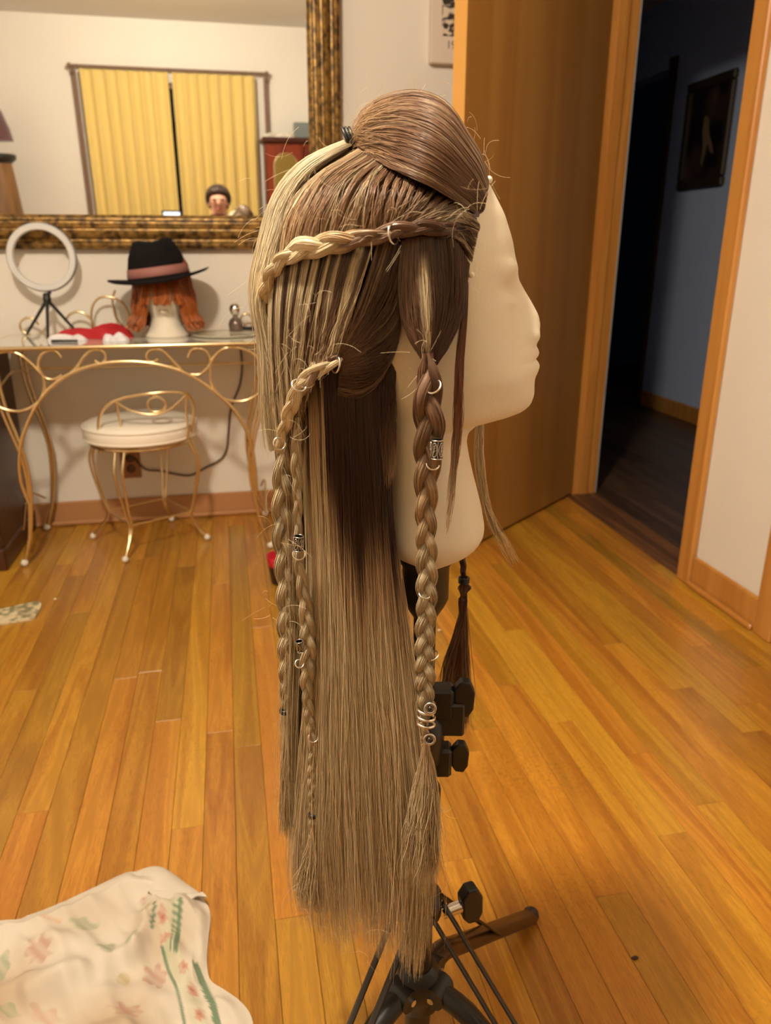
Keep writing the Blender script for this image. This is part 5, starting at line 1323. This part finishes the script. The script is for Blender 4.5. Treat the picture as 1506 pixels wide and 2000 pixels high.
# ---- flyaway hairs round the outline
rg = np.random.default_rng(77)
spots = [(700, 235), (760, 195), (840, 192), (905, 255), (945, 330), (935, 300), (560, 345), (525, 420), (505, 500), (498, 560), (520, 640), (525, 480), (540, 400), (600, 310), (530, 900), (548, 1060), (550, 1200), (548, 860), (640, 700), (780, 450), (700, 440), (620, 450), (900, 420), (830, 690), (590, 1750), (640, 1800), (700, 1830), (850, 1600), (858, 1700), (600, 600), (570, 700)]
P = []
for k in range(230):
    px, py = spots[rg.integers(len(spots))]
    px += rg.normal(0, 16); py += rg.normal(0, 22)
    n0 = rg.uniform(0.0, 0.03) if (px < 545 or py < 260) else rg.uniform(0.095, 0.108)
    if px > 870 and py < 350: n0 = rg.uniform(-0.01, 0.01)
    if py > 1300: n0 = rg.uniform(0.06, 0.08)
    a = rg.uniform(0, 2 * PI); l = rg.uniform(15, 60); b_ = rg.normal(0, 0.7)
    pts = [(px, py, n0)]
    for s in np.linspace(0.2, 1, 5):
        pts.append((px + l * s * math.cos(a + b_ * s), py + l * s * math.sin(a + b_ * s) + 14 * s * s, n0 + 0.006 * s))
    P.append(curve([hp(*q) for q in pts], 14))
P = np.array(P); cl = np.where(rg.random((230, 1, 1)) < 0.7, BLD[None, None], MID[None, None]) * np.ones((230, 14, 1))
fo = MB().strands(P, 0.00009, cl, 3).build('flyaway_hairs', M['hair'], wig)
fo['kind'] = 'stuff'

# ------------------------------------------------------------------ printed cotton sheet on the floor in the foreground
out_px = [(-420, 1880), (-150, 1830), (0, 1800), (60, 1795), (130, 1768), (190, 1738), (240, 1712), (275, 1703), (315, 1706), (352, 1722), (388, 1748), (408, 1775), (411, 1800), (407, 1840), (405, 1890), (412, 1917), (440, 1936), (470, 1958), (490, 1985), (498, 2030),
          (500, 2150), (470, 2330), (300, 2450), (0, 2480), (-300, 2420), (-480, 2150)]
O = curve([(*q, 0) for q in out_px], 420, closed=True)[:, :2]
cpx = np.array([120.0, 2040.0])
NR = 150
rr_ = np.linspace(0, 1, NR) ** 0.8
PX = cpx[None, None] + (O - cpx)[None] * rr_[:, None, None]              # (NR, 420, 2) pixels on the floor plane
dz_ = ray(0, 0) * 0
rx = RGT[None, None] * (PX[..., :1] - CX) + UPV[None, None] * (CY - PX[..., 1:]) + FWD[None, None] * FPX
FL = CAMP + rx * ((0.0 - CAMZ) / rx[..., 2:])
X, Y = FL[..., 0], FL[..., 1]
def sn(a, b, f, ph): return np.sin((X * a + Y * b) * f + ph)
edge = np.clip((1 - rr_)[:, None] / 0.10, 0, 1)
wr = 0.010 * (0.5 + 0.5 * sn(0.8, 0.5, 34, 0.3)) ** 2 + 0.007 * (0.5 + 0.5 * sn(-0.5, 0.9, 47, 1.2 + 0.8 * sn(1, 0, 20, 0))) ** 2 + 0.005 * (0.5 + 0.5 * sn(0.3, 1, 88, 2.0 + sn(1, -0.4, 40, 0.5))) ** 2 + 0.003 * (0.5 + 0.5 * sn(1, 0.55, 130, 0.7 + 1.5 * sn(0.2, 1, 33, 1))) ** 2
z = 0.0022 + edge * (0.3 + 0.7 * edge) * wr * 1.5
# ridge fold running from the folded corner, and a rolled edge
def bumpline(a, b, w, h):
    a, b = np.array(a, float), np.array(b, float); d = b - a; L = d.dot(d)
    t = np.clip(((PX - a) @ d) / L, 0, 1); q = a + t[..., None] * d
    return h * np.exp(-(np.linalg.norm(PX - q, axis=-1) / w) ** 2)
z = z + bumpline((300, 1775), (262, 1880), 16, 0.016) + bumpline((318, 1790), (345, 1860), 14, 0.010) + bumpline((60, 1960), (160, 1920), 22, 0.014) + bumpline((395, 1800), (395, 1880), 12, 0.007) + bumpline((60, 1800), (250, 1722), 14, 0.008)
P3 = FL.copy(); P3[..., 2] = z
base = np.array(srgb(200, 190, 176)); C = np.ones((NR, 420, 3)) * base
def paint(mask, col): 
    global C
    C = C * (1 - mask[..., None]) + np.array(srgb(*col)) * mask[..., None]
stain = np.clip(0.5 + 0.5 * sn(1.2, 0.4, 19, 0.5) * sn(-0.3, 1, 23, 1.0) - 0.25, 0, 1) * np.clip((1 - rr_)[:, None] / 0.35, 0, 1)
paint(stain * 0.9, (158, 128, 92))
def leaf(cx_, cy_, lx, ly, rot, col, a=0.75, lobes=0):
    d = PX - np.array([cx_, cy_]); c_, s_ = math.cos(rot), math.sin(rot)
    u = (d[..., 0] * c_ + d[..., 1] * s_) / lx; v = (-d[..., 0] * s_ + d[..., 1] * c_) / ly
    r2 = np.sqrt(u * u + v * v)
    lim = 1.0 + 0.25 * sn(1, -0.7, 190, cx_ + cy_) * sn(0.6, 1, 150, cy_) + (0.16 * np.cos(lobes * np.arctan2(v, u)) if lobes else -0.25 * np.abs(u))
    paint(np.clip((lim - r2) / 0.2, 0, 1) * a * 0.85 * (0.75 + 0.25 * sn(1, 1, 300, cx_)), col)
GR, PK, OC = (124, 138, 108), (164, 118, 104), (160, 140, 88)
for a in ((165, 1816, 34, 15, -0.1, GR), (212, 1868, 26, 20, -0.9, GR), (258, 1856, 12, 26, 0.5, (130, 156, 120)), (288, 1795, 10, 15, 0.7, OC), (5, 1895, 18, 30, 0.4, GR), (242, 1922, 20, 18, -0.6, OC), (130, 1770, 14, 5, 0.2, OC), (330, 1860, 12, 30, 0.5, (150, 168, 130)), (20, 1985, 30, 14, 0.3, GR)):
    leaf(*a)
for a in ((80, 1872, 28, 22, -0.5, PK, 0.8, 7), (305, 1915, 24, 26, 0.3, PK, 0.8, 7), (250, 1990, 30, 18, 0.1, PK, 0.8, 6), (90, 1995, 34, 16, 0.2, (176, 140, 120), 0.7, 5), (102, 1815, 26, 5, 0.1, (190, 140, 100), 0.7), (282, 1768, 9, 10, 0, PK), (60, 1915, 34, 4, -0.05, (156, 118, 80), 0.7)):
    leaf(*a)
def stripe(pts, w, col, a=0.85, dash=0.0):
    L = curve([(*q, 0) for q in pts], 80)[:, :2]
    d = np.full(PX.shape[:2], 1e9)
    for q in L: d = np.minimum(d, np.linalg.norm(PX - q, axis=-1))
    m_ = np.clip((w - d) / 1.5 + 0.5, 0, 1) * a
    if dash: m_ = m_ * (np.sin(PX[..., 1] * dash) > -0.2)
    paint(m_, col)
DG, DG2 = (70, 104, 74), (88, 116, 88)
stripe([(340, 1792), (333, 1850), (345, 1888), (365, 1930), (385, 1985), (405, 2060)], 16, (186, 184, 158), 0.6)
stripe([(356, 1785), (349, 1830), (345, 1872)], 4.5, DG); stripe([(385, 1900), (400, 1932), (418, 1975), (432, 2030)], 6.5, DG)
stripe([(306, 1790), (299, 1830)], 3.0, DG); stripe([(318, 1862), (330, 1900), (345, 1940), (358, 1990), (368, 2040)], 3.2, DG, 0.8)
stripe([(345, 1790), (338, 1840), (335, 1870)], 1.8, DG2); stripe([(378, 1892), (392, 1930), (410, 1975), (424, 2030)], 1.8, DG2, dash=0.9)
for x, y in ((322, 1812), (326, 1845), (361, 1905), (376, 1945), (391, 1990), (404, 2035)):
    leaf(x, y, 11, 12, 0.4, (176, 112, 94), 0.9, 6); leaf(x, y, 4.5, 5, 0.4, (150, 78, 66), 0.8)
M['print'], _nt, _b = nodes('printed_cotton')
a_ = _nt.nodes.new('ShaderNodeAttribute'); a_.attribute_name = 'tint'
_nt.links.new(a_.outputs['Color'], _b.inputs['Base Color']); _b.inputs['Roughness'].default_value = 0.85
sheet = thing('floral_sheet', 'white cotton sheet with green and pink floral print crumpled on the floor', 'sheet', (-0.2, 0.8, 0))
und = P3.copy(); und[..., 2] = 0.0008
mb = MB().grid(P3, close_v=True, col=C)
mb.grid(np.stack([P3[-1], und[-1]]), close_v=True, col=np.stack([C[-1], C[-1]]))
mb.build('cloth', M['print'], sheet)
fl_px = [(258, 1712), (285, 1703), (318, 1706), (352, 1722), (386, 1748), (407, 1774), (398, 1768), (382, 1768), (362, 1780), (345, 1786), (328, 1782), (312, 1772), (296, 1765), (284, 1745), (276, 1724)]
Of = curve([(*q, 0) for q in fl_px], 90, closed=True)[:, :2]; cf = np.array([332.0, 1748.0])
PXf = cf + (Of - cf)[None] * np.linspace(0, 1, 16)[:, None, None]
rx = RGT * (PXf[..., :1] - CX) + UPV * (CY - PXf[..., 1:]) + FWD * FPX
Ff = CAMP + rx * ((0.0 - CAMZ) / rx[..., 2:])
hgt = np.linspace(0, 1, 16)[:, None]
Ff[..., 2] = 0.0195 + 0.004 * np.sin(Ff[..., 0] * 70 + 1) - 0.010 * hgt ** 3 * (PXf[..., 1] < 1760)
Fb = Ff.copy(); Fb[..., 2] -= 0.002
cw = np.ones((*Ff.shape[:2], 3)) * base
mb = MB().grid(Ff, close_v=True, col=cw).grid(Fb, close_v=True, col=cw); mb.grid(np.stack([Ff[-1], Fb[-1]]), close_v=True, col=cw[:2])
mb.build('folded_corner', M['print'], sheet)

# small patterned mat at the left edge, red cup behind the hair
o_px = [(-140, 1232), (-60, 1206), (0, 1194), (40, 1185), (72, 1178), (81, 1181), (77, 1196), (64, 1211), (30, 1217), (0, 1222), (-60, 1236), (-120, 1248)]
Om = curve([on_z(x, y, 0.0) for x, y in o_px], 60, closed=True)
m, nt, b = nodes('patterned_mat')
tc = nt.nodes.new('ShaderNodeTexCoord'); nz = nt.nodes.new('ShaderNodeTexNoise'); nz.inputs['Scale'].default_value = 45; nz.inputs['Detail'].default_value = 3
cr = nt.nodes.new('ShaderNodeValToRGB'); cr.color_ramp.elements[0].position = 0.40; cr.color_ramp.elements[0].color = (*srgb(128, 122, 92), 1); cr.color_ramp.elements[1].position = 0.55; cr.color_ramp.elements[1].color = (*srgb(212, 196, 160), 1)
nt.links.new(tc.outputs['Object'], nz.inputs[0]); nt.links.new(nz.outputs[0], cr.inputs[0]); nt.links.new(cr.outputs[0], b.inputs['Base Color']); b.inputs['Roughness'].default_value = 0.9
up_ = Om + np.array([0, 0, 0.007]); n = len(Om)
mt = MB().add(np.vstack([Om + np.array([0, 0, 0.0006]), up_]), [list(range(n))[::-1], list(range(n, 2 * n))] + [[i, (i + 1) % n, n + (i + 1) % n, n + i] for i in range(n)]).build('floor_mat', m, smooth=False)
tag(mt, 'small beige mat with grey-green pattern at the left edge of floor', 'mat')
cpx_ = on_z(549, 1137, 0.0)
cup = thing('red_cup', 'black tumbler with a bright red rim behind the long hair', 'cup', (cpx_[0], cpx_[1], 0))
MB().lathe([(0.0, 0.001), (0.029, 0.001), (0.031, 0.006), (0.038, 0.062)], (cpx_[0], cpx_[1], 0), 28).build('tumbler', mat('black_tumbler', srgb(40, 22, 24), 0.3), cup)
MB().lathe([(0.0385, 0.0622), (0.0425, 0.094), (0.0405, 0.095), (0.036, 0.064), (0.0, 0.063)], (cpx_[0], cpx_[1], 0), 28).build('red_rim', mat('red_plastic', srgb(176, 22, 40), 0.3), cup)
for k, (x, y, lab) in enumerate(((108, 1171, 'tiny white crumb on the floor near the patterned mat'), (858, 1232, 'small white scrap on the floor beside the front braid'), (1240, 1873, 'small dark splinter on the floor at lower right'))):
    c = on_z(x, y, 0.0)
    mb = MB().ball(c + np.array([0, 0, 0.0022]), (0.006, 0.0035, 0.0022), 8)
    tag(mb.build('floor_crumb', mat('crumb', srgb(230, 214, 190) if k < 2 else srgb(50, 30, 16), 0.7)), lab, 'crumb', 'crumbs on the floor')

# ------------------------------------------------------------------ seen in the mirror: cabinet, lamp, tablet, the person with the phone
cab = thing('display_cabinet', 'reddish-brown wooden cabinet with an arched glass door, reflected in mirror', 'cabinet', (0.70, -1.28, 0))
redw = wood('cherry_wood', srgb(126, 52, 30), srgb(84, 28, 18), 'Z', 0.3, 6.0, rnd=False)
cx0, cx1, cy0, cy1, cz = 0.40, 1.045, -1.46, -1.12, 1.555
MB().box((cx0, cy0, 0.06), (cx1, cy1 - 0.03, cz), bevel=0.004).build('body', redw, cab, smooth=False)
MB().box((cx0 - 0.015, cy0, 0.0), (cx1 + 0.015, cy1 - 0.01, 0.0598), bevel=0.006).build('plinth', redw, cab, smooth=False)
MB().box((cx0 - 0.025, cy0, cz + 0.0002), (cx1 + 0.025, cy1 - 0.005, cz + 0.045), bevel=0.012).build('cornice', mat('dark_cornice', srgb(66, 28, 20), 0.35), cab, smooth=False)
for k in range(2):
    xa = cx0 + 0.012 + k * 0.315; xb = xa + 0.305
    za, zb = 0.62, cz - 0.015
    arch_ = [(xa + 0.055, za + 0.06), (xb - 0.055, za + 0.06), (xb - 0.055, zb - 0.16)] + [((xa + xb) / 2 + (xb - xa - 0.11) / 2 * math.cos(t_), zb - 0.16 + 0.10 * math.sin(t_)) for t_ in np.linspace(0, PI, 13)[1:-1]] + [(xa + 0.055, zb - 0.16)]
    dr = MB().box((xa, cy1 - 0.0298, za), (xb, cy1 - 0.012, zb), bevel=0.003).build('door', redw, cab, smooth=False)
    pa = np.array(arch_); n = len(pa)
    g = MB().add(np.vstack([np.c_[pa[:, 0], np.full(n, cy1 - 0.0118), pa[:, 1]], np.c_[pa[:, 0], np.full(n, cy1 - 0.008), pa[:, 1]]]), [list(range(n)), list(range(n, 2 * n))[::-1]] + [[i, (i + 1) % n, n + (i + 1) % n, n + i] for i in range(n)])
    g.build('glass_pane', mat('bronze_glass', srgb(150, 128, 70), 0.12, 0.3), dr, smooth=False)
    MB().tube(np.c_[np.r_[pa[:, 0], pa[0, 0]], np.full(n + 1, cy1 - 0.009), np.r_[pa[:, 1], pa[0, 1]]], 0.006, 6, caps=False).build('brass_bead', M['gold'], dr)
    MB().ball(((xb - 0.02) if k == 0 else (xa + 0.02), cy1 - 0.004, 1.05), 0.011, 10).build('knob', M['gold'], dr)
    MB().box((xa, cy1 - 0.0298, 0.09), (xb, cy1 - 0.012, 0.60), bevel=0.003).build('lower_door', redw, cab, smooth=False)
ct = cz + 0.0455
bx = MB().box((0.66, -1.40, ct), (0.80, -1.30, ct + 0.125), bevel=0.004).build('grey_box', mat('grey_card', srgb(120, 128, 128), 0.6), smooth=False)
tag(bx, 'square grey box standing on top of the cabinet', 'box')
crumple('lace_cloth', 'rumpled white lace cloth on the left end of the cabinet top', 'cloth', 0.52, -1.24, 0.12, 0.06, 0.05, mat('white_lace', srgb(214, 206, 196), 0.8), 21, z0=ct)
crumple('black_scarf', 'bunched black scarf on the right end of the cabinet top', 'scarf', 0.90, -1.24, 0.105, 0.06, 0.085, mat('black_cloth', srgb(28, 22, 22), 0.85), 23, z0=ct)

lp = thing('pedestal_lamp', 'tall brown pedestal lamp with a dark purple glass shade, reflected at left', 'lamp', (-1.76, -1.05, 0))
pw = wood('pedestal_wood', srgb(128, 92, 56), srgb(92, 62, 36), 'Z', 0.5, 6, rnd=False)
MB().lathe([(0.27, 0.0), (0.27, 0.03), (0.24, 0.05), (0.20, 0.9), (0.165, 1.36)], (-1.72, -1.05, 0), 24).build('pedestal', pw, lp)
MB().lathe([(0.17, 1.361), (0.20, 1.385), (0.205, 1.415), (0.19, 1.425), (0.02, 1.43)], (-1.72, -1.05, 0), 28).build('capital', M['black'], lp)
MB().tube([(-1.72, -1.05, 1.43), (-1.72, -1.05, 1.62)], 0.012, 10).build('stem', M['gold'], lp)
MB().lathe([(0.205, 1.515), (0.19, 1.60), (0.15, 1.72), (0.09, 1.80), (0.03, 1.83), (0.0, 1.832)], (-1.72, -1.05, 0), 28).build('shade', mat('purple_glass', srgb(92, 62, 70), 0.3, var=0.4, vscale=12), lp)

ds = thing('side_desk', 'small dark desk behind the person holding a lit tablet', 'desk', (-0.55, -1.12, 0))
MB().box((-0.85, -1.32, 0.795), (-0.22, -0.92, 0.82), bevel=0.004).build('desk_top', dw, ds, smooth=False)
for x in (-0.82, -0.25):
    for y in (-1.29, -0.95):
        MB().box((x - 0.02, y - 0.02, 0.0), (x + 0.02, y + 0.02, 0.7948)).build('leg', dw, ds, smooth=False)
tbz = 0.8205
tab = thing('tablet', 'tablet with a bright bluish screen standing upright, reflected in mirror', 'tablet', (-0.39, -1.08, tbz))
MB().box((-0.47, -1.092, tbz), (-0.31, -1.080, 1.03), bevel=0.003).build('case', M['black'], tab, smooth=False)
MB().box((-0.455, -1.0798, tbz + 0.02), (-0.325, -1.0785, 1.018)).build('screen', emit('tablet_screen', (0.45, 0.65, 1.0), 1.6), tab, smooth=False)
MB().box((-0.42, -1.16, tbz), (-0.36, -1.0925, tbz + 0.06), bevel=0.01).build('stand', M['black'], tab, smooth=False)

# ---- the person kneeling behind the phone
def skin_mesh(name, pts, edges, radii, mat_, parent, root=0, sub=2):
    me = bpy.data.meshes.new(name)
    base_ = ROOT[parent.name]
    me.from_pydata([tuple(np.array(p, float) - base_) for p in pts], edges, [])
    ob = bpy.data.objects.new(name, me); COL.objects.link(ob); ob.parent = parent; ROOT[ob.name] = base_
    sk = ob.modifiers.new('skin', 'SKIN'); sk.use_smooth_shade = True
    for i_, r_ in enumerate(radii):
        sv = me.skin_vertices[0].data[i_]; sv.radius = (r_, r_) if np.isscalar(r_) else r_; sv.use_root = (i_ == root)
    sb = ob.modifiers.new('smooth', 'SUBSURF'); sb.levels = sub; sb.render_levels = sub
    dgp = bpy.context.evaluated_depsgraph_get()
    me2 = bpy.data.meshes.new_from_object(ob.evaluated_get(dgp))
    ob.modifiers.clear(); ob.data = me2
    me2.materials.clear(); me2.materials.append(mat_)
    for p_ in me2.polygons: p_.use_smooth = True
    return ob
pe = thing('person', 'person kneeling behind the camera in an olive top, head bowed, reflected in mirror', 'person', (0, -0.5, 0))
skin = mat('skin', srgb(214, 158, 134), 0.5, Subsurface_Weight=0.0)
hx_, hy_, hz_ = -0.005, -0.335, 1.120
phone_c = CAMP - FWD * 0.016 - UPV * 0.062
hr = phone_c + RGT * 0.042 - UPV * 0.02 - FWD * 0.004
hlft = phone_c - RGT * 0.042 - UPV * 0.02 - FWD * 0.004
P = [(0, -.56, .50), (0, -.54, .64), (0, -.50, .80), (0, -.45, .94), (0, -.41, 1.00), (hx_, hy_ - 0.03, 1.06), (hx_, hy_, 1.12), (hx_, hy_ + .005, 1.18),
     (-.16, -.44, .965), (-.25, -.30, .78), hlft - FWD * 0.05 - UPV * 0.02 - RGT * 0.02, hlft,
     (.16, -.44, .965), (.25, -.30, .78), hr - FWD * 0.05 - UPV * 0.02 + RGT * 0.02, hr,
     (-.10, -.55, .45), (-.12, -.36, .075), (-.11, -.72, .055), (-.11, -.86, .03), (.10, -.55, .45), (.12, -.36, .075), (.11, -.72, .055), (.11, -.86, .03)]
Eg = [(0, 1), (1, 2), (2, 3), (3, 4), (4, 5), (5, 6), (6, 7), (3, 8), (8, 9), (9, 10), (10, 11), (3, 12), (12, 13), (13, 14), (14, 15), (0, 16), (16, 17), (17, 18), (18, 19), (0, 20), (20, 21), (21, 22), (22, 23)]
Rd = [(.13, .10), (.115, .09), (.13, .10), (.11, .085), .052, (.058, .06), (.074, .088), (.062, .072), .05, .042, .028, (.026, .016), .05, .042, .028, (.026, .016), .085, .058, .045, .028, .085, .058, .045, .028]
body = skin_mesh('body', P, Eg, Rd, skin, pe)
olive = mat('olive_knit', srgb(120, 112, 70), 0.85)
skin_mesh('sweater', [P[i_] for i_ in (0, 1, 2, 3, 8, 9, 10, 12, 13, 14)] + [(0, -.42, .985)], [(0, 1), (1, 2), (2, 3), (3, 4), (4, 5), (5, 6), (3, 7), (7, 8), (8, 9), (3, 10)],
          [(.142, .112), (.128, .102), (.142, .112), (.122, .098), .066, .052, .036, .066, .052, .036, .062], olive, pe)
skin_mesh('trousers', [P[i_] for i_ in (0, 16, 17, 18, 20, 21, 22)], [(0, 1), (1, 2), (2, 3), (0, 4), (4, 5), (5, 6)], [(.136, .106), .094, .066, .053, .094, .066, .053], mat('denim', srgb(52, 60, 84), 0.85), pe)
fy = hy_ + 0.085
MB().ball((hx_, fy + 0.006, 1.105), (0.013, 0.016, 0.02), 10).build('nose', skin, pe)
MB().ball((hx_, fy - 0.006, 1.068), (0.022, 0.01, 0.007), 10).build('mouth', mat('lips', srgb(178, 98, 92), 0.4), pe)
for s in (-1, 1):
    MB().ball((hx_ + s * 0.03, fy - 0.010, 1.128), (0.013, 0.009, 0.007), 10).build('eye', mat('eye_dark', srgb(60, 44, 38), 0.3), pe)
    MB().ball((hx_ + s * 0.070, hy_ - 0.005, 1.10), (0.009, 0.018, 0.028), 10).build('ear', skin, pe)
th = np.linspace(0, 2 * PI, 40, endpoint=False); el_ = np.linspace(-0.85, PI / 2, 20)
G = np.stack([hx_ + 0.094 * np.cos(el_)[:, None] * np.cos(th), hy_ - 0.012 + 0.100 * np.cos(el_)[:, None] * np.sin(th), 1.135 + 0.098 * np.sin(el_)[:, None] + 0 * th], -1)
fr_ = np.clip(np.sin(th), 0, 1)[None] * np.clip((0.75 - el_) / 0.75, 0, 1.25)[:, None]
G[..., 1] -= 0.055 * fr_ ** 2; G[..., 2] += 0.022 * fr_
G[..., 2] += 0.004 * np.sin(th * 9)[None] * np.cos(el_)[:, None]
MB().grid(G, close_v=True).build('hair', mat('dark_brown_hair', srgb(58, 44, 38), 0.45), pe)
MB().ball((hx_, hy_ - 0.12, 1.14), (0.035, 0.03, 0.035), 14).build('hair_bun', mat('dark_brown_bun', srgb(58, 44, 38), 0.45), pe)
# fingers closed round the phone
for s, hh in ((1, hr), (-1, hlft)):
    for k in range(4):
        a = hh - UPV * (0.012 - 0.018 * k) + RGT * s * 0.006 - FWD * 0.010
        pts_ = [a, a + RGT * s * 0.012 + FWD * 0.014, a + FWD * 0.0225 - RGT * s * (0.004 + 0.003 * (k % 2))]
        MB().tube(curve(pts_, 12), [0.0085] * 4 + [0.008] * 4 + [0.0075, 0.007, 0.006, 0.004], 10).build('finger', skin, body)
    a = hh - UPV * 0.012 - FWD * 0.012
    MB().tube(curve([a, a - FWD * 0.006 + UPV * 0.02 - RGT * s * 0.006, a - FWD * 0.003 + UPV * 0.045 - RGT * s * 0.016], 12), 0.0088, 10).build('thumb', skin, body)
ph_ = thing('smartphone', 'dark smartphone held up by the person behind the mirror view', 'phone', tuple(phone_c))
R4 = np.stack([RGT, UPV, -FWD], 1)
mb = MB().box((-0.038, -0.08, -0.0042), (0.038, 0.08, 0.0042), bevel=0.003); mb.v = [v @ R4.T + phone_c for v in mb.v]; mb.build('case', M['black'], ph_, smooth=False)
mb = MB().box((-0.034, -0.074, 0.0043), (0.034, 0.074, 0.0048)); mb.v = [v @ R4.T + phone_c for v in mb.v]; mb.build('screen', emit('phone_screen', (0.7, 0.8, 1.0), 1.5), ph_, smooth=False)
